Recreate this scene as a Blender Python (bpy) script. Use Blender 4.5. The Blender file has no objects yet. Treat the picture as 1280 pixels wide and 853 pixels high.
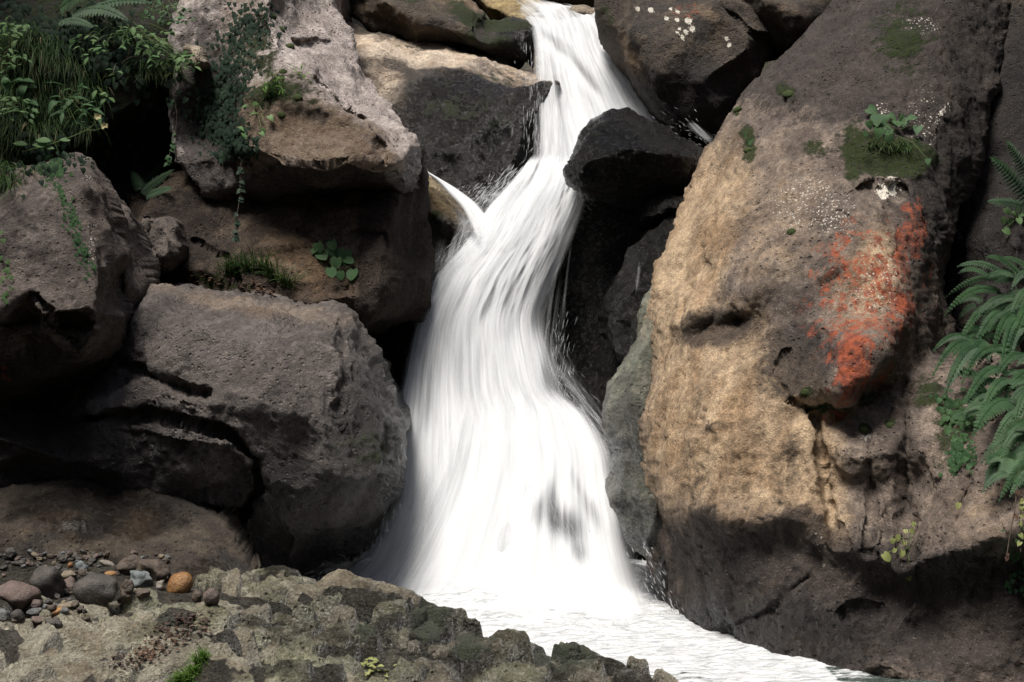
import bpy, math, random
import numpy as np
from mathutils import Vector, Matrix
from mathutils.geometry import delaunay_2d_cdt
from mathutils.bvhtree import BVHTree

# ------------------------------------------------------------------ camera, light, exposure
F = 1913.0                      # focal length in pixels of a 1280 px wide frame
scene = bpy.context.scene
cam_d = bpy.data.cameras.new('camera'); cam = bpy.data.objects.new('camera', cam_d)
scene.collection.objects.link(cam); scene.camera = cam
cam_d.sensor_width = 36.0; cam_d.lens = 36.0 * F / 1280.0
cam_d.clip_start = 0.05; cam_d.clip_end = 500
cam.location = (0, 0, 0); cam.rotation_euler = (math.radians(90), 0, 0)

SUN_EL, SUN_AZ = 67.0, 216.0    # azimuth clockwise from +Y (away from the camera)
world = bpy.data.worlds.new('World'); scene.world = world; world.use_nodes = True
nt = world.node_tree; nt.nodes.clear()
sky = nt.nodes.new('ShaderNodeTexSky'); sky.sky_type = 'NISHITA'; sky.sun_disc = False
sky.sun_elevation = math.radians(SUN_EL); sky.sun_rotation = math.radians(SUN_AZ)
sky.dust_density = 3.0; sky.ozone_density = 0.6
bgn = nt.nodes.new('ShaderNodeBackground'); bgn.inputs['Strength'].default_value = 0.085
out = nt.nodes.new('ShaderNodeOutputWorld')
nt.links.new(sky.outputs[0], bgn.inputs[0]); nt.links.new(bgn.outputs[0], out.inputs[0])
sun_d = bpy.data.lights.new('sun', 'SUN'); sun = bpy.data.objects.new('sun', sun_d)
scene.collection.objects.link(sun)
sun_d.energy = 4.1; sun_d.angle = math.radians(24.0); sun_d.color = (1.0, 0.955, 0.89)
el, az = math.radians(SUN_EL), math.radians(SUN_AZ)
sdir = Vector((math.sin(az) * math.cos(el), math.cos(az) * math.cos(el), math.sin(el)))
sun.rotation_euler = sdir.to_track_quat('Z', 'Y').to_euler()
scene.view_settings.view_transform = 'Standard'; scene.view_settings.look = 'None'
scene.view_settings.gamma = 1.0; scene.view_settings.use_curve_mapping = False
scene.view_settings.exposure = 0.62
scene.render.engine = 'CYCLES'
scene.cycles.use_denoising = True
scene.cycles.transparent_max_bounces = 14
scene.cycles.max_bounces = 5; scene.cycles.diffuse_bounces = 2
scene.cycles.caustics_reflective = False; scene.cycles.caustics_refractive = False

# ------------------------------------------------------------------ helpers
COL = scene.collection
def W(px, py, Y):
    """point at depth Y metres seen at photo pixel px, py"""
    return Vector((Y * (px - 640.0) / F, Y, -Y * (py - 426.5) / F))

def tag(o, label=None, cat=None, group=None, kind=None):
    if label: o['label'] = label
    if cat: o['category'] = cat
    if group: o['group'] = group
    if kind: o['kind'] = kind
    return o

def empty(name, loc, label, cat, group=None):
    o = bpy.data.objects.new(name, None); COL.objects.link(o)
    o.location = loc; o.empty_display_size = 0.05
    return tag(o, label, cat, group)

def hash3(ix, iy, iz, seed):
    n = (ix * 73856093) ^ (iy * 19349663) ^ (iz * 83492791) ^ (seed * 374761393 + 12345)
    n = n & 0xffffffff
    n = ((n ^ (n >> 13)) * 1274126177) & 0xffffffff
    n = ((n ^ (n >> 16)) * 2246822519) & 0xffffffff
    return n ^ (n >> 15)

def gnoise(p, seed=0):
    """3-D gradient noise, about -1..1"""
    i = np.floor(p).astype(np.int64); f = p - i
    u = f * f * f * (f * (f * 6 - 15) + 10)
    res = 0.0
    for dx in (0, 1):
        wx = u[:, 0] if dx else 1 - u[:, 0]
        for dy in (0, 1):
            wy = u[:, 1] if dy else 1 - u[:, 1]
            for dz in (0, 1):
                wz = u[:, 2] if dz else 1 - u[:, 2]
                h = hash3(i[:, 0] + dx, i[:, 1] + dy, i[:, 2] + dz, seed)
                gx = (h & 1023) / 511.5 - 1; gy = ((h >> 10) & 1023) / 511.5 - 1; gz = ((h >> 20) & 1023) / 511.5 - 1
                res = res + wx * wy * wz * (gx * (f[:, 0] - dx) + gy * (f[:, 1] - dy) + gz * (f[:, 2] - dz))
    return res * 1.5

def fbm(p, octaves=4, seed=0, gain=0.5):
    a, s, t = 1.0, 0.0, 0.0
    for o in range(octaves):
        s = s + a * gnoise(p * (2.03 ** o) + 17.3 * o, seed + o); t += a; a *= gain
    return s / t

def ridged(p, octaves=4, seed=0):
    a, s, t = 1.0, 0.0, 0.0
    for o in range(octaves):
        s = s + a * (1 - np.abs(gnoise(p * (2.07 ** o) + 9.1 * o, seed + o)) * 2); t += a; a *= 0.5
    return s / t

def facet(p, seed=0, k=0.75, tilt=0.85, hh=0.3):
    """lower envelope of tilted paraboloids: a continuous surface of broken facets with creases"""
    i = np.floor(p).astype(np.int64); best = np.full(len(p), 1e9)
    for dx in (-1, 0, 1):
        for dy in (-1, 0, 1):
            for dz in (-1, 0, 1):
                a, b, c = i[:, 0] + dx, i[:, 1] + dy, i[:, 2] + dz
                h = hash3(a, b, c, seed); g = hash3(a, b, c, seed + 77)
                cx = a + (h & 1023) / 1023.0; cy = b + ((h >> 10) & 1023) / 1023.0; cz = c + ((h >> 20) & 1023) / 1023.0
                tx = (g & 1023) / 511.5 - 1; ty = ((g >> 10) & 1023) / 511.5 - 1; tz = ((g >> 20) & 1023) / 511.5 - 1
                ex, ey, ez = p[:, 0] - cx, p[:, 1] - cy, p[:, 2] - cz
                v = k * (ex * ex + ey * ey + ez * ez) + tilt * (tx * ex + ty * ey + tz * ez) + hh * tx
                best = np.minimum(best, v)
    return best

def make_mesh(name, co, faces_flat, starts_len, mats, smooth=True, attrs=None, midx=None):
    """faces_flat: flat vertex indices; starts_len: array of loop counts per polygon"""
    me = bpy.data.meshes.new(name)
    co = np.asarray(co, dtype=np.float32)
    me.vertices.add(len(co)); me.vertices.foreach_set('co', co.ravel())
    me.loops.add(len(faces_flat)); me.loops.foreach_set('vertex_index', np.asarray(faces_flat, dtype=np.int32))
    ln = np.asarray(starts_len, dtype=np.int32); st = np.concatenate([[0], np.cumsum(ln)[:-1]]).astype(np.int32)
    me.polygons.add(len(ln)); me.polygons.foreach_set('loop_start', st); me.polygons.foreach_set('loop_total', ln)
    me.polygons.foreach_set('use_smooth', np.full(len(ln), smooth))
    if midx is not None: me.polygons.foreach_set('material_index', np.asarray(midx, dtype=np.int32))
    if attrs:
        for k, v in attrs.items():
            v = np.asarray(v, dtype=np.float32)
            if v.ndim == 1:
                a = me.attributes.new(k, 'FLOAT', 'POINT'); a.data.foreach_set('value', v)
            else:
                a = me.attributes.new(k, 'FLOAT_VECTOR', 'POINT'); a.data.foreach_set('vector', v.ravel())
    for m in (mats if isinstance(mats, (list, tuple)) else [mats]): me.materials.append(m)
    me.update(calc_edges=True); me.validate()
    return me

def link(name, me, parent=None):
    o = bpy.data.objects.new(name, me); COL.objects.link(o)
    if parent is not None:
        o.parent = parent; o.matrix_parent_inverse = Matrix.Translation(parent.location).inverted()
    return o

def recentre(o):
    """move a mesh's origin to its own lowest middle"""
    me = o.data; n = len(me.vertices); co = np.empty(n * 3, dtype=np.float32); me.vertices.foreach_get('co', co)
    co = co.reshape(-1, 3); c = np.array([co[:, 0].mean(), co[:, 1].mean(), co[:, 2].min()], dtype=np.float32)
    me.vertices.foreach_set('co', (co - c).ravel()); o.location = Vector(c.tolist()); me.update()

class MB:
    """collects small polygons into one mesh"""
    def __init__(s): s.v = []; s.f = []
    def add(s, vs, fs):
        b = len(s.v); s.v.extend([tuple(v) for v in vs]); s.f.extend([tuple(i + b for i in f) for f in fs])
    def tube(s, pts, r0, r1, n=5):
        pts = [Vector(p) for p in pts]; rings = []
        for i, p in enumerate(pts):
            d = (pts[min(i + 1, len(pts) - 1)] - pts[max(i - 1, 0)]).normalized()
            a = d.cross(Vector((0.3, 0.2, 1)));
            if a.length < 1e-4: a = d.cross(Vector((1, 0, 0)))
            a.normalize(); b = d.cross(a)
            r = r0 + (r1 - r0) * i / max(1, len(pts) - 1)
            rings.append([p + (a * math.cos(t) + b * math.sin(t)) * r for t in [2 * math.pi * k / n for k in range(n)]])
        vs = [v for rg in rings for v in rg]
        fs = [(i * n + k, i * n + (k + 1) % n, (i + 1) * n + (k + 1) % n, (i + 1) * n + k) for i in range(len(pts) - 1) for k in range(n)]
        s.add(vs, fs)
    def build(s, name, mat, parent=None, smooth=True):
        me = bpy.data.meshes.new(name); me.from_pydata(s.v, [], s.f); me.materials.append(mat)
        me.polygons.foreach_set('use_smooth', [smooth] * len(me.polygons)); me.update()
        return link(name, me, parent)

# ------------------------------------------------------------------ material builder
class NT:
    def __init__(s, name):
        s.m = bpy.data.materials.new(name); s.m.use_nodes = True; s.t = s.m.node_tree; s.t.nodes.clear()
    def n(s, typ, props=None, **ins):
        nd = s.t.nodes.new('ShaderNode' + typ)
        for k, v in (props or {}).items(): setattr(nd, k, v)
        for k, v in ins.items():
            key = int(k[1:]) if k[0] == 'i' and k[1:].isdigit() else k.replace('_', ' ')
            s.put(nd.inputs[key], v)
        return nd
    def put(s, sock, v):
        if isinstance(v, bpy.types.Node): v = v.outputs[0]
        if isinstance(v, bpy.types.NodeSocket): s.t.links.new(v, sock)
        elif isinstance(v, (tuple, list)) and len(v) == 3 and sock.type == 'RGBA': sock.default_value = (*v, 1)
        else: sock.default_value = v
    def math(s, op, a, b=0.0, c=None, clamp=False):
        kw = dict(i0=a, i1=b)
        if c is not None: kw['i2'] = c
        return s.n('Math', dict(operation=op, use_clamp=clamp), **kw)
    def mix(s, f, a, b, mode='MIX'):
        nd = s.t.nodes.new('ShaderNodeMix'); nd.data_type = 'RGBA'; nd.blend_type = mode; nd.clamp_factor = True
        s.put(nd.inputs[0], f); s.put(nd.inputs[6], a); s.put(nd.inputs[7], b); return nd.outputs[2]
    def noise(s, vec, scale, detail=4, rough=0.55, dist=0.0):
        return s.n('TexNoise', None, Vector=vec, Scale=scale, Detail=detail, Roughness=rough, Distortion=dist).outputs[0]
    def step(s, v, a, b):
        return s.n('MapRange', dict(interpolation_type='SMOOTHSTEP', clamp=True), i0=v, i1=a, i2=b, i3=0.0, i4=1.0)
    def attr(s, name): return s.n('Attribute', dict(attribute_name=name))
    def out(s, sh): s.n('OutputMaterial', None, Surface=sh)

def rock_mat(name, c1, c2, c3, rough=0.85, bump=1.0, tan=(0.42, 0.32, 0.2), pits=0.35, streak=(1, 1, 1), wetk=0.4, scale=1.0, spec=0.35, stain=0.6):
    g = NT(name)
    pos = g.n('NewGeometry').outputs['Position']
    mp = g.n('Mapping', None, Vector=pos, Scale=streak).outputs[0]
    nA = g.noise(mp, 2.2 * scale, 5, 0.6, 0.4); nB = g.noise(mp, 9 * scale, 8, 0.65, 0.2); nC = g.noise(mp, 46 * scale, 6, 0.6)
    nD = g.noise(pos, 150, 5, 0.7)
    col = g.mix(g.step(nA, 0.38, 0.62), c1, c2)
    col = g.mix(g.step(nB, 0.45, 0.68), col, c3)
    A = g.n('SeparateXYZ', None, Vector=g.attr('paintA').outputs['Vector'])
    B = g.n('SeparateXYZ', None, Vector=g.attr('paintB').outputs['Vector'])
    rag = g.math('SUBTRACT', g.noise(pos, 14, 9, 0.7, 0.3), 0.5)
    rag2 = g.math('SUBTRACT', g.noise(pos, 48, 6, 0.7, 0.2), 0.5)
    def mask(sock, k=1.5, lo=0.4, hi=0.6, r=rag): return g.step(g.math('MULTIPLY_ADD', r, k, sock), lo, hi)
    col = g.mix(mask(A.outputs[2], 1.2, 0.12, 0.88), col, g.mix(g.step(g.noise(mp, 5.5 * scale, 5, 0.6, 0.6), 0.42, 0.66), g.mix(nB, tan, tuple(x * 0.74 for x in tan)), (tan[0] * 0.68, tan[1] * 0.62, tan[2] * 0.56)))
    col = g.mix(mask(B.outputs[2], 1.4, 0.3, 0.7), col, g.mix(0.84, col, (0.026, 0.021, 0.020)))  # dark channel also puts overhang and recess shade into the colour
    stn = g.step(g.noise(g.n('Mapping', None, Vector=pos, Scale=(5, 5, 1.1)).outputs[0], 1.0, 6, 0.62, 0.5), 0.42, 0.66)
    col = g.mix(g.math('MULTIPLY', stn, stain), col, g.mix(1.0, col, (0.42, 0.39, 0.38), 'MULTIPLY'))
    pitk = g.math('SUBTRACT', 1.0, g.math('MULTIPLY', mask(A.outputs[2], 1.2, 0.12, 0.88), 0.8))
    # mineral mottling
    sp = g.step(nC, 0.3, 0.72)
    col = g.mix(1.0, col, g.mix(sp, (0.70, 0.69, 0.69), (1.24, 1.23, 1.21)), 'MULTIPLY')
    col = g.mix(1.0, col, g.mix(g.step(nD, 0.3, 0.7), (0.68, 0.67, 0.66), (1.3, 1.3, 1.3)), 'MULTIPLY')
    sp2 = g.step(nD, 0.60, 0.70)
    col = g.mix(g.math('MULTIPLY', sp2, 0.35), col, (0.5, 0.46, 0.4))
    vor = g.n('TexVoronoi', dict(feature='F1'), Vector=pos, Scale=34.0, Randomness=1.0).outputs['Distance']
    pit = g.math('MULTIPLY', g.math('SUBTRACT', 1.0, g.step(vor, 0.12, 0.26)), g.math('MULTIPLY', pitk, g.step(g.noise(pos, 5, 3), 0.38, 0.55)))
    col = g.mix(g.math('MULTIPLY', pit, pits), col, (0.03, 0.025, 0.022))
    # lichens
    om = g.math('MULTIPLY', mask(B.outputs[0], 3.0, 0.30, 0.50), g.step(B.outputs[0], 0.04, 0.3)); om2 = g.math('MULTIPLY', om, g.math('MAXIMUM', g.step(B.outputs[0], 0.75, 1.05), g.step(g.noise(g.n('Mapping', None, Vector=pos, Scale=(34, 34, 14)).outputs[0], 1.0, 8, 0.8), 0.42, 0.56)))
    ocol = g.mix(g.step(g.noise(pos, 30, 5, 0.6), 0.4, 0.62), (0.31, 0.075, 0.032), (0.14, 0.045, 0.03))
    col = g.mix(om2, col, ocol)
    v2 = g.n('TexVoronoi', dict(feature='F1'), Vector=g.n('VectorMath', dict(operation='ADD'), i0=pos, i1=g.n('VectorMath', dict(operation='SCALE'), i0=g.n('TexNoise', None, Vector=pos, Scale=90.0).outputs[1], Scale=0.012)), Scale=85.0).outputs['Distance']
    wsp = g.math('MULTIPLY', g.math('SUBTRACT', 1.0, g.step(v2, 0.26, 0.38)), g.step(g.noise(pos, 30, 4, 0.7), 0.42, 0.52))
    wm = g.math('MAXIMUM', g.math('MULTIPLY', mask(B.outputs[1], 1.0, 0.3, 0.5, rag2), wsp), g.step(g.math('MULTIPLY_ADD', rag2, 1.4, B.outputs[1]), 1.02, 1.12))
    col = g.mix(wm, col, (0.62, 0.58, 0.50))
    # wet film
    wet = mask(A.outputs[1], 0.8, 0.35, 0.65)
    col = g.mix(wet, col, g.mix(1.0, col, (wetk, wetk, wetk * 1.02), 'MULTIPLY'))
    # moss
    mm = g.math('MULTIPLY', mask(A.outputs[0], 2.4, 0.35, 0.7), g.step(g.noise(pos, 75, 5, 0.7), 0.3, 0.5))
    mcol = g.mix(g.noise(pos, 60, 6, 0.7), (0.006, 0.010, 0.003), (0.042, 0.062, 0.010))
    col = g.mix(mm, col, mcol)
    rg = g.mix(mm, g.mix(wet, (rough,) * 3, g.mix(g.step(nC, 0.35, 0.7), (0.12,) * 3, (0.36,) * 3)), (0.95,) * 3)
    h = g.math('MULTIPLY_ADD', nC, 0.55, g.math('MULTIPLY', nB, 0.8))
    h = g.math('MULTIPLY_ADD', nD, 0.5, h)
    h = g.math('MULTIPLY_ADD', pit, -0.9, h)
    h = g.math('MULTIPLY_ADD', g.math('MULTIPLY', mm, g.noise(pos, 130, 4, 0.7)), 0.7, h)
    bp = g.n('Bump', None, Strength=0.9, Distance=0.032 * bump, Height=h)
    bs = g.n('BsdfPrincipled', None, Base_Color=col, Roughness=rg, Normal=bp)
    bs.inputs['Specular IOR Level'].default_value = spec
    bs.inputs['Coat Roughness'].default_value = 0.1; bs.inputs['Coat IOR'].default_value = 1.33
    g.put(bs.inputs['Coat Weight'], g.math('MULTIPLY', g.math('MULTIPLY', wet, g.math('SUBTRACT', 1.0, mm)), g.math('MULTIPLY', g.step(nC, 0.48, 0.62), 0.45)))
    g.put(bs.inputs['Coat Normal'], g.n('Bump', None, Strength=0.8, Distance=0.03, Height=g.math('MULTIPLY_ADD', nC, 0.6, nB)))
    g.out(bs); return g.m

# ------------------------------------------------------------------ boulders
ROCKS = {}          # python name -> (object, BVH)
def box_blur(a, m, r):
    if r < 1: return a
    def run(x):
        for ax in (0, 1):
            k = 2 * r + 1
            pad = [(0, 0), (0, 0)]; pad[ax] = (r + 1, r)
            c = np.cumsum(np.pad(x, pad), axis=ax)
            x = (np.take(c, range(k, c.shape[ax]), axis=ax) - np.take(c, range(0, c.shape[ax] - k), axis=ax)) / k
        return x
    for _ in range(2):
        w = run(m.astype(float)); s = run(np.where(m, a, 0.0)); a = np.where(m, s / np.maximum(w, 1e-6), a)
    return a

def seg_dist(P, poly, closed=True):
    best = np.full(len(P), 1e18); near = np.zeros_like(P)
    n = len(poly)
    for i in range(n if closed else n - 1):
        a = poly[i]; b = poly[(i + 1) % n]; d = b - a; L = float(d @ d) + 1e-12
        t = np.clip(((P - a) @ d) / L, 0, 1); q = a + t[:, None] * d
        dd = ((P - q) ** 2).sum(1); m = dd < best
        best[m] = dd[m]; near[m] = q[m]
    return np.sqrt(best), near

def in_poly(P, poly):
    x, y = P[:, 0], P[:, 1]; ins = np.zeros(len(P), bool); n = len(poly)
    for i in range(n):
        x1, y1 = poly[i]; x2, y2 = poly[(i + 1) % n]
        if y1 == y2: continue
        c = ((y1 > y) != (y2 > y)) & (x < (x2 - x1) * (y - y1) / (y2 - y1) + x1); ins ^= c
    return ins

def wiggle(outline, amp, seed):
    """subdivide an outline and roughen it"""
    pts = []
    n = len(outline)
    for i in range(n):
        a = np.array(outline[i][:2], float); b = np.array(outline[(i + 1) % n][:2], float)
        k = max(1, int(np.linalg.norm(b - a) / 7))
        for j in range(k): pts.append(a + (b - a) * j / k)
    pts = np.array(pts)
    q = np.concatenate([pts / 26.0, np.full((len(pts), 1), seed * 3.7)], axis=1)
    off = np.stack([fbm(q, 3, seed), fbm(q + 31.7, 3, seed + 5)], axis=1) * amp
    return pts + off

def paint_field(P, items):
    """items: (channel, px, py, rx, ry, angle, strength)"""
    A = np.zeros((len(P), 3)); B = np.zeros((len(P), 3))
    ch = dict(moss=(A, 0), wet=(A, 1), tan=(A, 2), orange=(B, 0), white=(B, 1), dark=(B, 2))
    for it in items:
        c, cx, cy, rx, ry, ang, st = it
        a = math.radians(ang); dx, dy = P[:, 0] - cx, P[:, 1] - cy
        u = (dx * math.cos(a) + dy * math.sin(a)) / rx; v = (-dx * math.sin(a) + dy * math.cos(a)) / ry
        r = np.sqrt(u * u + v * v); val = st * np.clip(1.4 - r, 0, 1) ** 0.8
        arr, k = ch[c]; arr[:, k] = np.maximum(arr[:, k], val)
    return A, B

def rock(pyname, name, label, cat, mat, outline, inner=(), step=2.4, soft=2, rim=26, rimd=0.12, thick=0.7, shrink=0.35,
         back=(0, 1, 0), big=(0.05, 2.2), fac=(0.03, 5.0), mid=(0.014, 13), fine=(0.005, 45), rid=(0, 6), terr=None, wob=3.0, seed=1,
         cracks=(), dents=(), paint=(), group=None, kind=None, stretch=(1, 1, 1), wet_all=0.0):
    ctrl = [(p[0], p[1]) for p in outline] + [(p[0], p[1]) for p in inner]
    Yc = np.array([p[2] for p in outline] + [p[2] for p in inner], float)
    n0 = len(outline)
    vs, es, fs, ov, oe, of = delaunay_2d_cdt([Vector(c) for c in ctrl], [(i, (i + 1) % n0) for i in range(n0)], [], 0, 1e-5)
    Yv = np.array([Yc[o[0]] if o else Yc.mean() for o in ov]); V2 = np.array([(v.x, v.y) for v in vs])
    poly = wiggle(outline, wob, seed)
    x0, y0 = poly.min(0) - step; x1, y1 = poly.max(0) + step
    nx, ny = int((x1 - x0) / step) + 2, int((y1 - y0) / step) + 2
    gx = x0 + np.arange(nx) * step; gy = y0 + np.arange(ny) * step
    GX, GY = np.meshgrid(gx, gy); P = np.stack([GX.ravel(), GY.ravel()], 1)
    inside = in_poly(P, poly)
    D = np.full(len(P), np.nan)
    for f in fs:
        if len(f) != 3: continue
        a, b, c = V2[f[0]], V2[f[1]], V2[f[2]]
        det = (b[0] - a[0]) * (c[1] - a[1]) - (c[0] - a[0]) * (b[1] - a[1])
        if abs(det) < 1e-9: continue
        u = ((P[:, 0] - a[0]) * (c[1] - a[1]) - (c[0] - a[0]) * (P[:, 1] - a[1])) / det
        v = ((b[0] - a[0]) * (P[:, 1] - a[1]) - (P[:, 0] - a[0]) * (b[1] - a[1])) / det
        m = (u >= -1e-6) & (v >= -1e-6) & (u + v <= 1 + 1e-6)
        D[m] = Yv[f[0]] * (1 - u[m] - v[m]) + Yv[f[1]] * u[m] + Yv[f[2]] * v[m]
    miss = np.isnan(D) & inside                       # wiggled outline pokes outside the triangles
    if miss.any():
        ok = ~np.isnan(D); idx = np.where(miss)[0]
        for s in range(0, len(idx), 400):
            ii = idx[s:s + 400]
            d2 = ((P[ii][:, None] - V2[None]) ** 2).sum(2); D[ii] = Yv[d2.argmin(1)]
    D = np.where(np.isnan(D), 0, D)
    D = box_blur(D.reshape(ny, nx), (inside).reshape(ny, nx), soft).ravel()
    M = inside.reshape(ny, nx)
    cell = M[:-1, :-1] & M[1:, :-1] & M[:-1, 1:] & M[1:, 1:]
    cy, cx = np.where(cell); idg = np.arange(nx * ny).reshape(ny, nx)
    q = np.stack([idg[cy, cx], idg[cy + 1, cx], idg[cy + 1, cx + 1], idg[cy, cx + 1]], 1)
    used = np.zeros(nx * ny, bool); used[q.ravel()] = True
    cnt = np.zeros(nx * ny, int); np.add.at(cnt, q.ravel(), 1)
    bnd = used & (cnt < 4)
    dist = np.full(len(P), 1e3); ui = np.where(used)[0]
    dd, near = seg_dist(P[ui], poly); dist[ui] = dd
    P2 = P.copy(); nb = np.zeros_like(P); nb[ui] = near; P2[bnd] = nb[bnd]; dist[bnd] = 0
    t = np.clip(dist / rim, 0, 1); D = D + rimd * (1 - np.sqrt(np.clip(1 - (1 - t) ** 2, 0, 1)))
    for cr in cracks:                                  # (half width px, depth m, points)
        w, dep, pts = cr; d_, _ = seg_dist(P2[ui] + 3.0 * np.stack([gnoise(np.c_[P2[ui] / 14, np.full(len(ui), seed)], 3), gnoise(np.c_[P2[ui] / 14, np.full(len(ui), seed + 9.)], 4)], 1), np.array(pts, float), False)
        D[ui] += dep * np.exp(-(d_ / w) ** 2)
    for dn in dents:                                   # (px, py, rx, ry, angle, depth m)
        cx_, cy_, rx, ry, ang, dep = dn; a = math.radians(ang)
        dx, dy = P2[:, 0] - cx_, P2[:, 1] - cy_
        r2 = ((dx * math.cos(a) + dy * math.sin(a)) / rx) ** 2 + ((-dx * math.sin(a) + dy * math.cos(a)) / ry) ** 2
        D += dep * np.exp(-r2 ** 1.3)
    remap = -np.ones(nx * ny, int); remap[ui] = np.arange(len(ui)); q = remap[q]
    Pu = P2[ui]; Du = D[ui]
    co = np.stack([Du * (Pu[:, 0] - 640) / F, Du, -Du * (Pu[:, 1] - 426.5) / F], 1)
    # boundary edges -> sides and back
    e = np.concatenate([q[:, [0, 1]], q[:, [1, 2]], q[:, [2, 3]], q[:, [3, 0]]]); key = np.sort(e, 1)
    kk = key[:, 0].astype(np.int64) * (len(ui) + 1) + key[:, 1]; un, first, c_ = np.unique(kk, return_index=True, return_counts=True)
    be = e[first[c_ == 1]]
    bv = np.unique(be); bm = -np.ones(len(ui), int); bm[bv] = np.arange(len(bv))
    C = co[bv].mean(0); bk = np.array(back, float); Lc = [co]; faces = [q]; prev = bv; N = len(ui)
    for k, (tt, sh) in enumerate([(0.12, 0.02), (0.35, 0.08), (0.65, 0.22), (0.88, 0.5), (1.0, 0.85)]):
        ring = co[bv] + bk * thick * tt; cc = C + bk * thick * tt
        ring = ring + (cc - ring) * (sh * shrink / 0.35 if k < 3 else sh)
        Lc.append(ring); cur = N + np.arange(len(bv))
        a, b = be[:, 0], be[:, 1]
        faces.append(np.stack([prev[bm[b]], prev[bm[a]], cur[bm[a]], cur[bm[b]]], 1)); prev = cur; N += len(bv)
    Lc.append((C + bk * thick * 1.0)[None]); a, b = be[:, 0], be[:, 1]
    tri = np.stack([prev[bm[b]], prev[bm[a]], np.full(len(be), N)], 1)
    co = np.concatenate(Lc); Q = np.concatenate(faces)
    # normals
    def normals(co):
        nrm = np.zeros_like(co); fn = np.cross(co[Q[:, 2]] - co[Q[:, 0]], co[Q[:, 3]] - co[Q[:, 1]])
        for j in range(4): np.add.at(nrm, Q[:, j], fn)
        return nrm / np.maximum(np.linalg.norm(nrm, axis=1, keepdims=True), 1e-12)
    st = np.array(stretch, float)
    nr = normals(co); pc = co * st
    disp = big[0] * fbm(pc * big[1], 3, seed) * 1.4
    if fac[0]: disp = disp + fac[0] * 1.5 * (-0.05 + facet(pc * fac[1] + 0.25 * fbm(pc * fac[1] * 0.7, 2, seed)[:, None], seed + 3))
    if rid[0]: disp = disp - rid[0] * np.clip(ridged(pc * rid[1], 3, seed + 8) - 0.55, 0, 1) * 2.2
    if terr:                                           # layered ledges: (amp, spacing, direction)
        amp, sp_, dr = terr; h = (co @ np.array(dr, float)) / sp_ + 1.1 * fbm(co * 3.0, 3, seed + 4) + 0.25 * fbm(co * 14, 2, seed + 6)
        fr = h - np.floor(h); disp = disp + amp * (np.clip(fr / 0.8, 0, 1) ** 1.5 - np.clip((fr - 0.8) / 0.2, 0, 1)) * (0.6 + 0.8 * (hash3(np.floor(h).astype(np.int64), 0 * np.floor(h).astype(np.int64), 1, seed) % 100) / 100.0)
    co = co + nr * disp[:, None]
    nr = normals(co)
    d2 = mid[0] * (0.6 * fbm(co * mid[1], 3, seed + 11) + 0.7 * facet(co * mid[1] * 0.8, seed + 12) + 0.0) * 1.5
    d2 = d2 + fine[0] * fbm(co * fine[1], 3, seed + 21) * 1.6
    co = co + nr * d2[:, None]
    PA = np.zeros((len(co), 3)); PB = np.zeros((len(co), 3))
    a1, b1 = paint_field(Pu, list(paint)); PA[:len(ui)] = a1; PB[:len(ui)] = b1
    for j in range(5): PA[len(ui) + j * len(bv): len(ui) + (j + 1) * len(bv)] = a1[bv]; PB[len(ui) + j * len(bv): len(ui) + (j + 1) * len(bv)] = b1[bv]
    PA[:, 1] = np.maximum(PA[:, 1], wet_all)
    flat = np.concatenate([Q.ravel(), tri.ravel()]); ln = np.concatenate([np.full(len(Q), 4), np.full(len(tri), 3)])
    me = make_mesh(name, co, flat, ln, mat, True, dict(paintA=PA, paintB=PB))
    o = link(name, me); tag(o, label, cat, group, kind)
    bvh = BVHTree.FromPolygons([Vector(c) for c in co[:len(ui)].tolist()], q.tolist())
    ROCKS[pyname] = (o, bvh)
    recentre(o)
    return o

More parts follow.
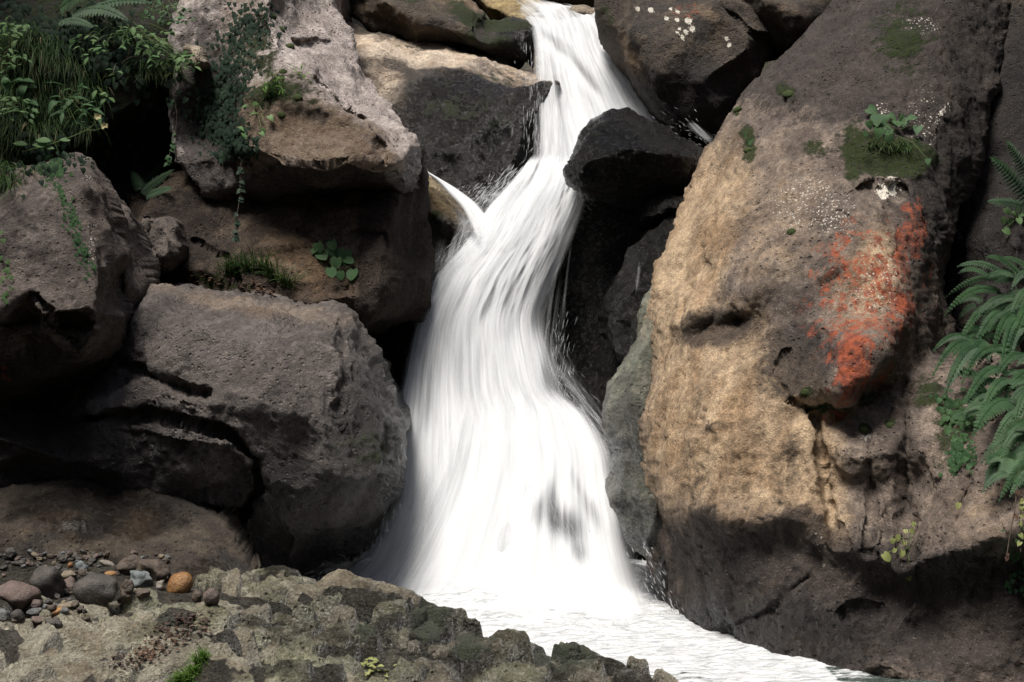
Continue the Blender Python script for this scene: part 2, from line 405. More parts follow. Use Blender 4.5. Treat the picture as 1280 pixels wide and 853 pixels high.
def ledge(pyname, name, label, cat, mat, crest, inner, x0, x1, y0, y1, dx, dy, seed, paint, holes=()):
    """a near-level broken rock bed: a fine height sheet over world x, y with its own sides"""
    pts = [W(*p) for p in crest] + [W(*p) for p in inner]
    for p in crest[4:]:
        w = W(*p); k = 1 if p[0] < 800 else 1.3
        pts += [w + Vector((0.03 * k, 0.10, -0.10)), w + Vector((0.08 * k, 0.24, -0.5))]
    pts += [Vector((-2.6, 6.3, -0.55)), Vector((-1.0, 6.3, -0.85)), Vector((-2.6, 2.6, -0.8)), Vector((0.0, 2.6, -0.95)), Vector((0.9, 2.6, -1.5)), Vector((1.0, 4.0, -1.6)), Vector((0.9, 5.4, -1.6)), Vector((-0.6, 6.3, -1.5))]
    vs, es, fs, ov, oe, of = delaunay_2d_cdt([Vector((p.x, p.y)) for p in pts], [], [], 0, 1e-5)
    Z = np.array([pts[o[0]].z if o else -1.2 for o in ov]); V2 = np.array([(v.x, v.y) for v in vs])
    gx = np.arange(x0, x1, dx); gy = np.arange(y0, y1, dy); GX, GY = np.meshgrid(gx, gy); P = np.stack([GX.ravel(), GY.ravel()], 1)
    D = np.full(len(P), -1.4)
    for f in fs:
        a, b, c = V2[f[0]], V2[f[1]], V2[f[2]]; det = (b[0] - a[0]) * (c[1] - a[1]) - (c[0] - a[0]) * (b[1] - a[1])
        if abs(det) < 1e-12: continue
        u = ((P[:, 0] - a[0]) * (c[1] - a[1]) - (c[0] - a[0]) * (P[:, 1] - a[1])) / det; v = ((b[0] - a[0]) * (P[:, 1] - a[1]) - (P[:, 0] - a[0]) * (b[1] - a[1])) / det
        m = (u >= -1e-6) & (v >= -1e-6) & (u + v <= 1 + 1e-6); D[m] = Z[f[0]] * (1 - u[m] - v[m]) + Z[f[1]] * u[m] + Z[f[2]] * v[m]
    ny, nx = len(gy), len(gx); D = box_blur(D.reshape(ny, nx), np.ones((ny, nx), bool), 3).ravel()
    for hx, hy, hY, r1, r2, dep in holes:
        h = W(hx, hy, hY); D -= dep * np.exp(-(((P[:, 0] - h.x) / r1) ** 2 + ((P[:, 1] - h.y) / r2) ** 2) ** 1.5)
    px0 = P[:, 0] / P[:, 1] * F + 640; D = D - 0.05 * np.clip((px0 - 285) / 60, 0, 1); py0 = 426.5 - D / P[:, 1] * F
    Dg = D.reshape(ny, nx); sl = np.hypot(np.gradient(Dg, gy, axis=0), np.gradient(Dg, gx, axis=1)).ravel(); soft_ = 1 / (1 + (sl / 1.3) ** 2)
    Pn = np.c_[P, np.zeros(len(P))]
    wob = np.stack([fbm(Pn * 7, 3, seed), fbm(Pn * 7 + 5, 3, seed + 1)], 1) * 0.028
    PW = P + wob; rnd = random.Random(seed)
    bed = np.clip(np.clip((px0 - 262) / 40, 0, 1) + np.clip((py0 - 768) / 14, 0, 1), 0.0, 1)      # calm under the loose stones
    z = D + 0.03 * fbm(Pn * 3, 3, seed + 3) * bed + 0.01 * fbm(Pn * 14, 3, seed + 4)
    lay = np.full(len(P), 0.12); D2 = D.copy()
    for k in range(1500):                                  # overlapping flakes of split rock, each a tilted angular plate
        cx, cy = rnd.uniform(-1.9, 0.55), rnd.uniform(3.2, 5.35); i0 = int((cy - y0) / dy) * nx + int((cx - x0) / dx)
        if bed[i0] < 0.5 or D[i0] < -1.12: continue
        if px0[i0] > 560 and (k < 60 or rnd.random() < .6): continue
        big_ = k < 60; ra = rnd.uniform(.10, .24) if big_ else rnd.uniform(.022, .085); rb = ra * rnd.uniform(.35, .8); an = math.radians(rnd.gauss(30, 26))
        m = (np.abs(PW[:, 0] - cx) < ra * 1.5) & (np.abs(PW[:, 1] - cy) < ra * 1.5); I = np.where(m)[0]
        if len(I) < 4: continue
        u = (PW[I, 0] - cx) * math.cos(an) + (PW[I, 1] - cy) * math.sin(an); v = -(PW[I, 0] - cx) * math.sin(an) + (PW[I, 1] - cy) * math.cos(an)
        ed = np.full(len(I), 1e9); nn = rnd.randint(4, 6)
        for j in range(nn):
            th = 2 * math.pi * (j + rnd.uniform(-.3, .3)) / nn; ed = np.minimum(ed, rnd.uniform(.65, 1.0) - (u / ra * math.cos(th) + v / rb * math.sin(th)))
        top = D[i0] + rnd.uniform(-.01, .05) + (.03 if big_ else .06 * rnd.random() ** 1.5) + (P[I, 1] - cy) * rnd.uniform(.05, .55) + (P[I, 0] - cx) * rnd.uniform(-.45, .2)
        top = top - 0.10 * np.clip(0.10 - ed, 0, 1) - np.clip(-ed, 0, 1) * ra * 3.5
        gain = (top > z[I]) & (ed > -0.35); J = I[gain]; z[J] = top[gain]; lay[J] = rnd.random()
    z = D + (z - D) * (0.25 + 0.75 * soft_) * np.where(bed > .02, 1, 1)
    z = z + 0.008 * facet(Pn * 30 + 3, seed + 7) * (0.4 + soft_) + 0.004 * fbm(Pn * 60, 3, seed + 10) * soft_
    x = P[:, 0] + 0.004 * fbm(np.c_[P * 20, z * 6], 2, seed + 13); y = P[:, 1] + 0.006 * fbm(np.c_[P * 20 + 5, z * 6], 2, seed + 14)
    blot = fbm(Pn * 3.2 + 4, 4, seed + 20)
    co = np.stack([x, y, z], 1); idg = np.arange(nx * ny).reshape(ny, nx)
    q4 = np.stack([idg[:-1, :-1], idg[:-1, 1:], idg[1:, 1:], idg[1:, :-1]], -1).reshape(-1, 4)
    per = np.concatenate([idg[0, :], idg[1:, -1], idg[-1, -2::-1], idg[-2:0:-1, 0]]); low = co[per].copy(); low[:, 2] = -1.75
    n = len(co); sk = np.stack([per, n + np.arange(len(per)), n + (np.arange(len(per)) + 1) % len(per), np.roll(per, -1)], 1)
    co = np.concatenate([co, low]); Q = np.concatenate([q4, sk[:, ::1]])
    PX = np.stack([co[:, 0] / co[:, 1] * F + 640, 426.5 - co[:, 2] / co[:, 1] * F], 1); A, B = paint_field(PX, list(paint)); m_ = len(z)
    B[:m_, 2] = np.maximum(B[:m_, 2] * 0.75, np.clip((lay < 0.2) * 1.05 + ((lay > .18) & (lay < .34)) * .4 + blot * 0.35 + np.clip((px0 - 420) / 700, 0, .3), 0, 1))
    A[:m_, 2] = np.maximum(A[:m_, 2], np.clip((lay > 0.74) * 0.8 - blot * 0.3, 0, .9)); A[:m_, 1] = np.maximum(A[:m_, 1], np.clip(0.45 + blot, 0, 1) * np.clip((px0 - 150) / 200, 0, 1))
    me = make_mesh(name, co, Q.ravel(), np.full(len(Q), 4), mat, False, dict(paintA=A, paintB=B)); o = link(name, me); tag(o, label, cat)
    ROCKS[pyname] = (o, BVHTree.FromPolygons([Vector(c) for c in co.tolist()], q4.tolist())); recentre(o)

def hit(px, py, rocks=None, default=6.0):
    """where the sight line through a photo pixel first meets a rock: (point, normal)"""
    d = W(px, py, 1.0).normalized(); best = None
    for k in (rocks or ROCKS):
        r = ROCKS[k][1].ray_cast(Vector((0, 0, 0)), d)
        if r[0] is not None and (best is None or r[3] < best[2]):
            n = r[1]
            if n.dot(d) > 0: n = -n
            best = (r[0], n, r[3])
    if best is None: return W(px, py, default), Vector((0, -1, 0))
    return best[0], best[1]

# ------------------------------------------------------------------ materials
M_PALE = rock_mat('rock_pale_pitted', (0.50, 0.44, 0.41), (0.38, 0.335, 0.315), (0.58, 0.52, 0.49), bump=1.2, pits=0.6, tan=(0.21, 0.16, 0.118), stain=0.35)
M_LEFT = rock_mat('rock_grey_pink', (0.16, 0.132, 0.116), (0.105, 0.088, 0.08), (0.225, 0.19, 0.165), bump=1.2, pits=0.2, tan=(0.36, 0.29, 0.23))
M_SLAB = rock_mat('rock_brown', (0.125, 0.095, 0.072), (0.08, 0.062, 0.05), (0.165, 0.128, 0.095), bump=1.2, tan=(0.30, 0.21, 0.13), spec=0.15)
M_FRONT = rock_mat('rock_pink_granular', (0.165, 0.142, 0.13), (0.105, 0.09, 0.083), (0.225, 0.195, 0.18), bump=1.7, pits=0.1, rough=0.6, spec=0.55, tan=(0.36, 0.29, 0.23))
M_DARK = rock_mat('rock_black_wet', (0.028, 0.026, 0.024), (0.016, 0.016, 0.016), (0.045, 0.04, 0.034), bump=1.2, rough=0.45, pits=0.1, tan=(0.30, 0.24, 0.12), spec=0.2)
M_RIGHT = rock_mat('rock_tan_fluted', (0.165, 0.13, 0.106), (0.10, 0.08, 0.068), (0.25, 0.20, 0.16), bump=0.75, tan=(0.48, 0.36, 0.235), pits=0.5, streak=(1, 1, 0.55))
M_GREEN = rock_mat('rock_grey_green', (0.17, 0.185, 0.14), (0.10, 0.105, 0.085), (0.26, 0.26, 0.205), bump=0.8, tan=(0.42, 0.34, 0.22), rough=0.4, spec=0.5, pits=0.1)
M_LEDGE = rock_mat('rock_pale_ledge', (0.42, 0.36, 0.28), (0.30, 0.25, 0.19), (0.50, 0.43, 0.33), bump=0.9, tan=(0.40, 0.31, 0.15))
M_FORE = rock_mat('rock_olive_shards', (0.40, 0.40, 0.27), (0.17, 0.155, 0.105), (0.54, 0.53, 0.42), bump=2.2, tan=(0.56, 0.53, 0.42), rough=0.36, pits=0.4, spec=0.9, scale=1.7, stain=0.7, wetk=0.62)
M_RUST = rock_mat('rock_dark_brown', (0.07, 0.054, 0.04), (0.038, 0.031, 0.026), (0.105, 0.082, 0.058), bump=1.2, tan=(0.27, 0.19, 0.12), spec=0.45)
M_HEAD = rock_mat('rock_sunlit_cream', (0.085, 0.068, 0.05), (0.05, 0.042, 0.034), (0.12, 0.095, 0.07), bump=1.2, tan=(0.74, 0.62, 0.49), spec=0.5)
M_TERR = rock_mat('gorge_earth', (0.07, 0.06, 0.045), (0.045, 0.04, 0.032), (0.10, 0.085, 0.06), bump=1.0)

# ------------------------------------------------------------------ the gorge floor and sides, one sheet to the horizon
def build_terrain():
    xs = np.concatenate([np.linspace(-120, -8, 20), np.linspace(-7.5, 7.5, 110), np.linspace(8, 120, 20)])
    ys = np.concatenate([np.linspace(-120, -8, 18), np.linspace(-7.5, 14, 140), np.linspace(15, 130, 22)])
    X, Y = np.meshgrid(xs, ys); P = np.stack([X.ravel(), Y.ravel(), np.zeros(X.size)], 1)
    x, y = P[:, 0], P[:, 1]
    n = fbm(P * 0.8, 4, 5); n2 = fbm(P * 0.07, 3, 6)
    half = np.interp(y, [-8, 2, 5, 7, 9, 12], [4.6, 4.0, 3.1, 2.3, 2.0, 1.8]) + 0.35 * n
    d = np.maximum(np.abs(x) - half, 0)
    wall = 7.5 * (1 - np.exp(-d * 1.5)) + np.minimum(d, 40) * 0.22 * (1 + 0.4 * n2)
    floor = np.interp(y, [-20, 0, 4, 6.6, 7.4, 8.4, 9.2, 11, 14, 40, 130], [-1.9, -1.6, -1.45, -1.4, -0.9, 0.9, 1.55, 1.7, 2.6, 9, 22])
    z = floor + wall + 7.0 / (1 + np.exp((y + 7.0) * 1.2)) + 0.12 * n * (1 + np.minimum(d, 3))  # rise behind the camera is added to block low sky light
    co = np.stack([x, y, z], 1); ny, nx = X.shape
    idg = np.arange(nx * ny).reshape(ny, nx)
    q = np.stack([idg[:-1, :-1], idg[:-1, 1:], idg[1:, 1:], idg[1:, :-1]], -1).reshape(-1, 4)
    A = np.zeros((len(co), 3)); A[:, 0] = 0.35
    me = make_mesh('terrain', co, q.ravel(), np.full(len(q), 4), M_TERR, True, dict(paintA=A, paintB=np.zeros((len(co), 3))))
    o = link('terrain', me); tag(o, kind='structure')
build_terrain()

# ------------------------------------------------------------------ boulders, left bank
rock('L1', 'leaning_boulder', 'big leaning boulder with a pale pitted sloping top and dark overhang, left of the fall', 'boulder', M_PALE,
     [(225, -60, 7.3), (330, -70, 7.6), (412, -60, 7.9), (424, 8, 7.75), (436, 40, 7.6), (458, 82, 7.45), (492, 132, 7.2), (523, 168, 6.95), (532, 205, 7.0),
      (528, 250, 7.1), (515, 275, 7.1), (440, 275, 7.15), (340, 275, 7.1), (250, 250, 7.0), (215, 205, 7.0), (205, 120, 7.1), (212, 30, 7.2)],
     [(330, 5, 6.95), (298, 20, 7.15), (345, 45, 6.85), (390, 88, 6.75), (432, 128, 6.65), (470, 162, 6.58), (512, 196, 6.5), (500, 212, 6.5),
      (300, 110, 6.8), (262, 100, 7.1), (345, 130, 6.6), (310, 185, 6.55), (345, 205, 6.4), (402, 213, 6.35), (440, 202, 6.38), (470, 212, 6.42),
      (345, 218, 6.6), (402, 224, 6.6), (440, 215, 6.6), (480, 225, 6.62), (510, 235, 6.75), (360, 250, 6.95), (430, 255, 6.95), (500, 262, 6.95), (270, 195, 6.9), (240, 150, 7.15)],
     rim=14, rimd=0.08, thick=1.4, big=(0.035, 2.0), fac=(0.055, 3.6), mid=(0.022, 12), fine=(0.006, 50), soft=1, seed=3,
     cracks=[(3.4, 0.07, [(376, 48), (395, 52), (412, 52)]), (3.2, 0.06, [(398, 98), (428, 125), (452, 148), (470, 170), (478, 190)]), (2.8, 0.04, [(452, 146), (490, 160), (520, 172)])],
     dents=[(400, 150, 28, 12, 20, 0.04), (330, 90, 18, 24, 0, 0.03)],
     paint=[('moss', 350, 118, 50, 22, -10, 0.75), ('moss', 320, 60, 30, 45, 0, 0.62), ('tan', 400, 172, 90, 46, 18, 1.2), ('tan', 330, 155, 80, 60, 0, 1.1), ('tan', 455, 195, 60, 22, 20, 0.9), ('dark', 395, 140, 26, 12, 20, .5), ('dark', 262, 150, 40, 100, 0, 1.2), ('dark', 400, 245, 140, 34, 0, 1.1), ('tan', 300, 60, 40, 120, 0, 0.6), ('wet', 525, 240, 14, 60, 0, 1.0),  # dark ellipses put shade of the underside and left flank into the colour
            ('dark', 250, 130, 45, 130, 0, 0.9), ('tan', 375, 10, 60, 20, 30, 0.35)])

rock('L2', 'bedrock_shelf', 'brown bedrock shelf under the overhang, with round-leaved plant and wet black edge', 'rock', M_SLAB,
     [(150, 235, 7.3), (240, 215, 7.2), (330, 225, 7.15), (430, 235, 7.1), (515, 215, 7.05), (530, 178, 7.05), (537, 215, 7.05), (531, 262, 7.05), (536, 300, 7.05), (549, 348, 6.95), (545, 385, 6.95),
      (532, 402, 7.0), (470, 420, 7.0), (440, 440, 7.0), (300, 420, 7.0), (180, 400, 7.0), (140, 320, 7.1)],
     [(230, 262, 7.0), (300, 275, 6.85), (350, 290, 6.75), (400, 330, 6.6), (440, 372, 6.5), (250, 330, 6.75), (330, 345, 6.55), (390, 385, 6.45), (470, 395, 6.5), (300, 380, 6.5),
      (362, 262, 6.85), (372, 290, 6.72), (430, 258, 6.75), (490, 252, 6.62), (495, 215, 6.75), (425, 300, 6.7), (480, 300, 6.55), (430, 335, 6.62), (478, 350, 6.45), (472, 395, 6.5), (502, 300, 6.7), (505, 380, 6.62), (500, 405, 6.7),
      (525, 350, 6.75), (512, 250, 6.85)],
     rim=12, rimd=0.08, thick=1.3, big=(0.03, 2.4), fac=(0.045, 4.2), mid=(0.015, 13), seed=19,
     cracks=[(2.2, 0.04, [(425, 250), (440, 262), (460, 255), (492, 252)]), (2, 0.03, [(372, 288), (390, 300), (405, 325), (440, 365)]), (2, 0.03, [(440, 290), (480, 292), (486, 310)]), (3, 0.05, [(240, 300), (280, 320), (300, 350)])],
     paint=[('dark', 524, 310, 60, 160, 5, 3.0), ('dark', 500, 400, 60, 24, 0, 1.4), ('dark', 230, 290, 60, 60, 0, 0.8), ('tan', 380, 330, 60, 30, 35, 0.5), ('tan', 465, 330, 26, 45, 0, 0.35), ('moss', 270, 350, 50, 12, 15, 0.6)])

rock('L3', 'rounded_boulder', 'large rounded pinkish grey boulder bulging towards the waterfall on the left bank', 'boulder', M_FRONT,
     [(120, 380, 6.4), (176, 350, 6.5), (240, 347, 6.5), (330, 364, 6.45), (372, 374, 6.42), (428, 379, 6.4), (455, 398, 6.35), (482, 440, 6.3), (505, 490, 6.25), (518, 530, 6.2), (522, 585, 6.2), (508, 628, 6.25), (478, 658, 6.3),
      (455, 695, 6.35), (418, 708, 6.35), (380, 716, 6.3), (340, 740, 6.2), (180, 760, 6.2), (60, 700, 6.2), (-80, 700, 6.2), (-80, 500, 6.2), (40, 480, 6.3)],
     [(180, 372, 6.1), (330, 385, 6.05), (425, 396, 6.05), (250, 430, 5.85), (350, 440, 5.8), (425, 450, 5.85), (180, 470, 5.85), (300, 500, 5.68), (400, 520, 5.66), (460, 520, 5.85), (480, 590, 5.85), (430, 600, 5.66),
      (120, 520, 5.8), (-20, 540, 5.8), (200, 540, 5.72), (290, 560, 5.72), (330, 590, 5.75), (350, 640, 5.8), (420, 660, 5.92), (300, 640, 5.95), (200, 600, 5.8), (100, 580, 5.75), (370, 700, 6.1), (470, 640, 6.05)],
     rim=22, rimd=0.12, thick=1.4, big=(0.03, 1.8), fac=(0.045, 3.4), mid=(0.024, 11), fine=(0.008, 40), soft=3, seed=14,
     cracks=[(4.5, 0.09, [(150, 452), (190, 470), (225, 485), (258, 492)]), (5, 0.10, [(110, 525), (180, 515), (240, 530), (290, 545), (322, 575), (325, 610), (300, 650)]), (3.5, 0.05, [(0, 520), (70, 530), (130, 520)]),
             (4, 0.04, [(430, 395), (438, 450), (425, 520), (440, 570)])],
     dents=[(300, 520, 40, 12, 10, 0.02), (460, 600, 30, 10, -20, -0.03)],
     paint=[('dark', 445, 560, 60, 110, -10, 0.55), ('moss', 462, 560, 40, 25, 10, 0.55), ('wet', 500, 560, 30, 120, 0, 0.9), ('wet', 440, 690, 60, 40, 0, 0.9), ('dark', 80, 560, 180, 60, 0, 0.9), ('tan', 300, 378, 150, 12, 8, 0.75), ('dark', 370, 650, 110, 80, 0, 1.1), ('dark', 470, 560, 60, 130, 0, 0.95), ('wet', 200, 560, 160, 50, 0, 0.5)])

rock('L4', 'low_boulder', 'low dark brown boulder with slanting top sitting behind the pebbles', 'boulder', M_RUST,
     [(-90, 590, 6.0), (0, 602, 5.95), (60, 600, 5.95), (150, 598, 5.95), (215, 606, 5.92), (262, 628, 5.85), (288, 650, 5.75), (308, 682, 5.65), (328, 716, 5.5), (322, 740, 5.4), (290, 770, 5.3), (150, 770, 5.4), (-90, 760, 5.5)],
     [(60, 620, 5.75), (180, 628, 5.7), (250, 655, 5.55), (120, 670, 5.5), (200, 690, 5.38), (0, 665, 5.5), (270, 700, 5.35), (290, 740, 5.15), (200, 735, 5.2), (60, 700, 5.4)],
     rim=16, rimd=0.09, thick=1.0, big=(0.03, 2.4), fac=(0.03, 4.5), mid=(0.014, 12), fine=(0.006, 45), soft=3, seed=22, paint=[('tan', 175, 645, 30, 20, -40, 0.45), ('tan', 60, 660, 60, 16, -10, 0.35), ('wet', 120, 640, 160, 40, 0, 0.75), ('wet', 270, 720, 60, 40, 0, 0.7)])

rock('L5', 'overhanging_boulder', 'grey boulder with ivy strand and bright right shoulder at the left edge', 'boulder', M_LEFT,
     [(-90, 215, 6.3), (-20, 205, 6.25), (50, 198, 6.2), (95, 192, 6.1), (118, 212, 6.05), (135, 240, 6.0), (146, 278, 5.95), (156, 318, 5.9), (150, 360, 5.9), (156, 395, 5.85), (148, 430, 5.9), (115, 470, 6.0), (60, 500, 6.1), (10, 520, 6.1), (-90, 530, 6.1)],
     [(60, 230, 5.75), (102, 235, 5.75), (118, 280, 5.66), (60, 300, 5.55), (0, 290, 5.55), (100, 330, 5.52), (132, 340, 5.58), (40, 360, 5.45), (0, 395, 5.42), (60, 395, 5.42), (120, 388, 5.48),
      (20, 408, 5.62), (80, 406, 5.6), (130, 402, 5.6), (60, 414, 5.52), (125, 412, 5.52), (0, 420, 5.5), (100, 445, 5.6), (40, 470, 5.75), (-40, 450, 5.6), (-60, 320, 5.5)],
     rim=16, rimd=0.12, thick=1.1, big=(0.025, 2.6), fac=(0.045, 4.2), mid=(0.024, 11), soft=1, seed=31,
     cracks=[(3, 0.05, [(0, 402), (40, 406), (70, 400), (100, 408), (140, 400)]), (2.5, 0.04, [(45, 370), (62, 392), (58, 405)])],
     paint=[('dark', 40, 470, 110, 45, 0, 0.7), ('tan', 120, 270, 18, 70, -8, 0.3), ('white', 108, 226, 6, 3, 0, 0.9), ('white', 120, 300, 10, 40, 0, 0.5), ('dark', 10, 280, 50, 80, 0, 0.5), ('orange', 5, 470, 10, 16, 0, 0.4)])

rock('L5b', 'tall_narrow_boulder', 'narrow rounded boulder squeezed behind the left-edge boulder above the dark gap', 'boulder', M_LEFT,
     [(110, 225, 6.4), (140, 240, 6.35), (160, 262, 6.3), (172, 300, 6.25), (183, 345, 6.2), (182, 372, 6.2), (168, 408, 6.2), (152, 440, 6.25), (125, 450, 6.3), (100, 300, 6.4)],
     [(150, 300, 6.05), (160, 350, 5.98), (150, 400, 6.05), (135, 330, 6.1)], rim=14, rimd=0.1, thick=0.7, seed=37, fac=(0.025, 5), paint=[('dark', 150, 420, 40, 40, 0, 0.6)])
rock('L6', 'jutting_rock', 'small jutting rock with two knobs between the shelf and the left boulders', 'rock', M_LEFT,
     [(172, 262, 6.75), (182, 268, 6.7), (196, 265, 6.7), (208, 262, 6.7), (220, 280, 6.65), (230, 306, 6.6), (228, 326, 6.6), (214, 340, 6.62), (180, 336, 6.7), (168, 300, 6.75)],
     [(200, 280, 6.6), (210, 300, 6.48), (205, 322, 6.45), (184, 300, 6.7), (190, 325, 6.55)], rim=9, rimd=0.07, thick=0.5, big=(0.02, 4), fac=(0.025, 9), seed=41, step=1.8, cracks=[(2, 0.05, [(190, 268), (188, 300), (200, 330)])])
rock('L7', 'shadowed_cliff', 'dark shadowed cliff face behind the hanging plants at upper left', 'cliff', M_RUST,
     [(-120, -90, 7.9), (100, -90, 8.0), (330, -90, 8.0), (330, 100, 7.9), (300, 260, 7.7), (330, 400, 7.5), (150, 440, 7.4), (-120, 440, 7.3)],
     [(250, 20, 7.35), (285, 40, 7.35), (290, 80, 7.4), (240, 75, 7.3), (180, 100, 7.2), (150, 200, 7.5), (60, 200, 6.9), (0, 100, 6.9), (60, 30, 7.2), (255, 120, 7.55), (180, 130, 7.15), (200, 150, 7.35)],
     step=3.2, rim=20, thick=1.5, big=(0.07, 1.8), fac=(0.08, 2.6), mid=(0.02, 10), seed=45, cracks=[(10, 0.3, [(300, 0), (292, 60), (270, 130), (240, 220)])], paint=[('dark', 150, 120, 260, 260, 0, 0.9), ('moss', 80, 60, 160, 140, 0, 0.7)])  # broad dark ellipse puts the shade of this corner into the colour
rock('L8', 'pale_chip_rock', 'small pale rock sticking out beside the leafy shrub at upper left', 'rock', M_LEDGE,
     [(228, 58, 7.0), (240, 56, 6.98), (252, 64, 6.95), (260, 76, 6.95), (258, 85, 6.95), (244, 84, 6.95), (232, 76, 7.0)], [(244, 68, 6.86), (250, 78, 6.86)], step=1.3, rim=5, rimd=0.04, thick=0.35, wob=2, big=(0.012, 8), fac=(0.02, 18), mid=(0.006, 30), soft=1, seed=47)

# ------------------------------------------------------------------ boulders at the head of the fall
rock('C0', 'upstream_boulder', 'grey boulder tip peeking over the pale ledge at the top edge', 'boulder', M_LEFT,
     [(372, -60, 8.9), (430, -60, 8.9), (434, 2, 8.8), (430, 20, 8.75), (408, 26, 8.7), (380, 10, 8.7)], [(410, 5, 8.55)], rim=8, thick=0.6, seed=49, fac=(0.02, 8))
rock('C1', 'mossy_lip_boulder', 'long boulder with bright green moss at the lip, left of the fall top', 'boulder', M_RUST,
     [(395, -60, 9.3), (560, -50, 9.4), (572, -5, 9.3), (596, 2, 9.25), (612, 17, 9.2), (640, 20, 9.1), (657, 28, 9.0), (662, 44, 8.95), (660, 66, 8.9), (656, 80, 8.9), (622, 72, 8.9), (586, 64, 8.95), (548, 58, 9.0), (505, 48, 9.1), (470, 42, 9.15), (440, 24, 9.2), (425, 0, 9.3)],
     [(480, 0, 8.9), (560, 20, 8.72), (600, 25, 8.7), (645, 34, 8.72), (520, 38, 8.8), (600, 55, 8.68), (640, 62, 8.7), (560, 45, 8.72)],
     rim=8, rimd=0.06, thick=1.2, big=(0.03, 2.5), fac=(0.05, 4.5), mid=(0.02, 12), seed=52,
     paint=[('moss', 612, 24, 50, 9, 12, 1.1), ('moss', 575, 12, 30, 10, 30, 0.75), ('tan', 575, 6, 40, 10, 10, 0.7), ('dark', 610, 60, 60, 22, 0, 0.8), ('moss', 610, 50, 50, 22, 0, 0.55), ('moss', 515, 2, 14, 8, 0, 0.8), ('wet', 640, 50, 30, 40, 0, 0.8), ('tan', 470, 20, 60, 24, 20, 0.4)])
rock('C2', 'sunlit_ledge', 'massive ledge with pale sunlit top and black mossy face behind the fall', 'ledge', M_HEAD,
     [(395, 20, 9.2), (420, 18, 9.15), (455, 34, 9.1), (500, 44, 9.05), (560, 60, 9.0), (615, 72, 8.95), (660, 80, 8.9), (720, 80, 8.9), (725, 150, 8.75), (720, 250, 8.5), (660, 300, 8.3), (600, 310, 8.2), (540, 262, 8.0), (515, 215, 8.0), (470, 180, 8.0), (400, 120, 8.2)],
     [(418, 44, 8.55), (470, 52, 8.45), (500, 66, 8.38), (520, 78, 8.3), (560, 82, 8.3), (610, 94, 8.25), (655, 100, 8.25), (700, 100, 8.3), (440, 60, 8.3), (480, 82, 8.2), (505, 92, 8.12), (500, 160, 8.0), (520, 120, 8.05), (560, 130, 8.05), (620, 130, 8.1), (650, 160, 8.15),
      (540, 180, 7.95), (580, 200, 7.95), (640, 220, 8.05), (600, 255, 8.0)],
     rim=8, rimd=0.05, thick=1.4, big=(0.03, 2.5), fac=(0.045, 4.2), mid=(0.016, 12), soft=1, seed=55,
     paint=[('tan', 430, 48, 60, 16, 15, 1.2), ('tan', 520, 64, 60, 12, 12, 1.2), ('tan', 600, 84, 80, 10, 10, 1.2), ('tan', 480, 130, 30, 60, -10, 0.7), ('white', 560, 76, 60, 12, 10, 0.5), ('dark', 615, 185, 120, 76, 0, 2.0), ('dark', 545, 190, 50, 60, 0, 1.4), ('wet', 600, 180, 130, 85, 0, 1.4), ('moss', 590, 140, 80, 35, 10, 0.42), ('moss', 520, 60, 30, 8, 10, 0.5), ('moss', 610, 92, 40, 6, 0, 0.5)])  # tan puts the sunlit top into the colour, dark the unlit face
rock('C3', 'yellow_wet_rock', 'small yellowish wet rock split by the thin left jet', 'rock', M_LEDGE,
     [(515, 215, 7.7), (540, 220, 7.65), (560, 232, 7.6), (580, 250, 7.55), (602, 278, 7.5), (612, 310, 7.4), (600, 345, 7.4), (540, 360, 7.4), (512, 330, 7.5)],
     [(545, 245, 7.38), (570, 262, 7.34), (530, 262, 7.35), (550, 272, 7.3), (580, 292, 7.3), (560, 300, 7.35), (540, 320, 7.4)], rim=8, rimd=0.06, thick=0.8, big=(0.015, 4), fac=(0.02, 8), seed=58, step=1.9,
     paint=[('tan', 550, 250, 40, 22, 40, 0.8), ('wet', 560, 270, 70, 70, 0, 0.7), ('dark', 560, 320, 60, 38, 30, 1.4), ('moss', 545, 270, 20, 12, 30, 0.5)])
rock('C4', 'black_wedge_boulder', 'glossy black wedge-shaped boulder jutting into the middle of the fall', 'boulder', M_DARK,
     [(718, 178, 7.35), (738, 150, 7.4), (756, 139, 7.45), (784, 137, 7.5), (806, 147, 7.5), (838, 165, 7.5), (872, 178, 7.45), (890, 192, 7.5), (896, 225, 7.45), (872, 262, 7.4), (845, 268, 7.35), (800, 262, 7.3), (762, 252, 7.25), (733, 246, 7.2), (712, 230, 7.2), (708, 214, 7.22)],
     [(750, 160, 7.15), (790, 160, 7.15), (830, 178, 7.15), (745, 182, 6.98), (780, 182, 6.95), (820, 186, 6.98), (866, 192, 7.1), (725, 205, 6.98), (722, 225, 7.0), (760, 195, 6.92), (800, 215, 7.05), (760, 230, 7.08), (850, 230, 7.15)],
     rim=9, rimd=0.06, thick=0.9, soft=2, big=(0.012, 3), fac=(0.022, 6), mid=(0.012, 15), fine=(0.006, 45), step=1.9, seed=61, wet_all=0.85, paint=[('moss', 740, 165, 20, 14, 0, 0.3)])
rock('C5', 'dark_wall', 'black wet rock wall in the recess right of the main fall', 'cliff', M_DARK,
     [(690, 215, 8.0), (740, 200, 7.9), (900, 200, 7.8), (900, 330, 7.4), (870, 420, 7.1), (840, 620, 6.8), (760, 660, 6.9), (660, 640, 7.1), (620, 480, 7.6), (640, 300, 8.0)],
     [(720, 280, 7.75), (740, 330, 7.65), (720, 420, 7.5), (760, 500, 7.2), (700, 540, 7.2), (800, 260, 7.6), (780, 560, 6.95)], rim=16, thick=1.2, big=(0.05, 2), fac=(0.07, 3.2), seed=64, wet_all=0.8, stretch=(1, 1, 0.6))
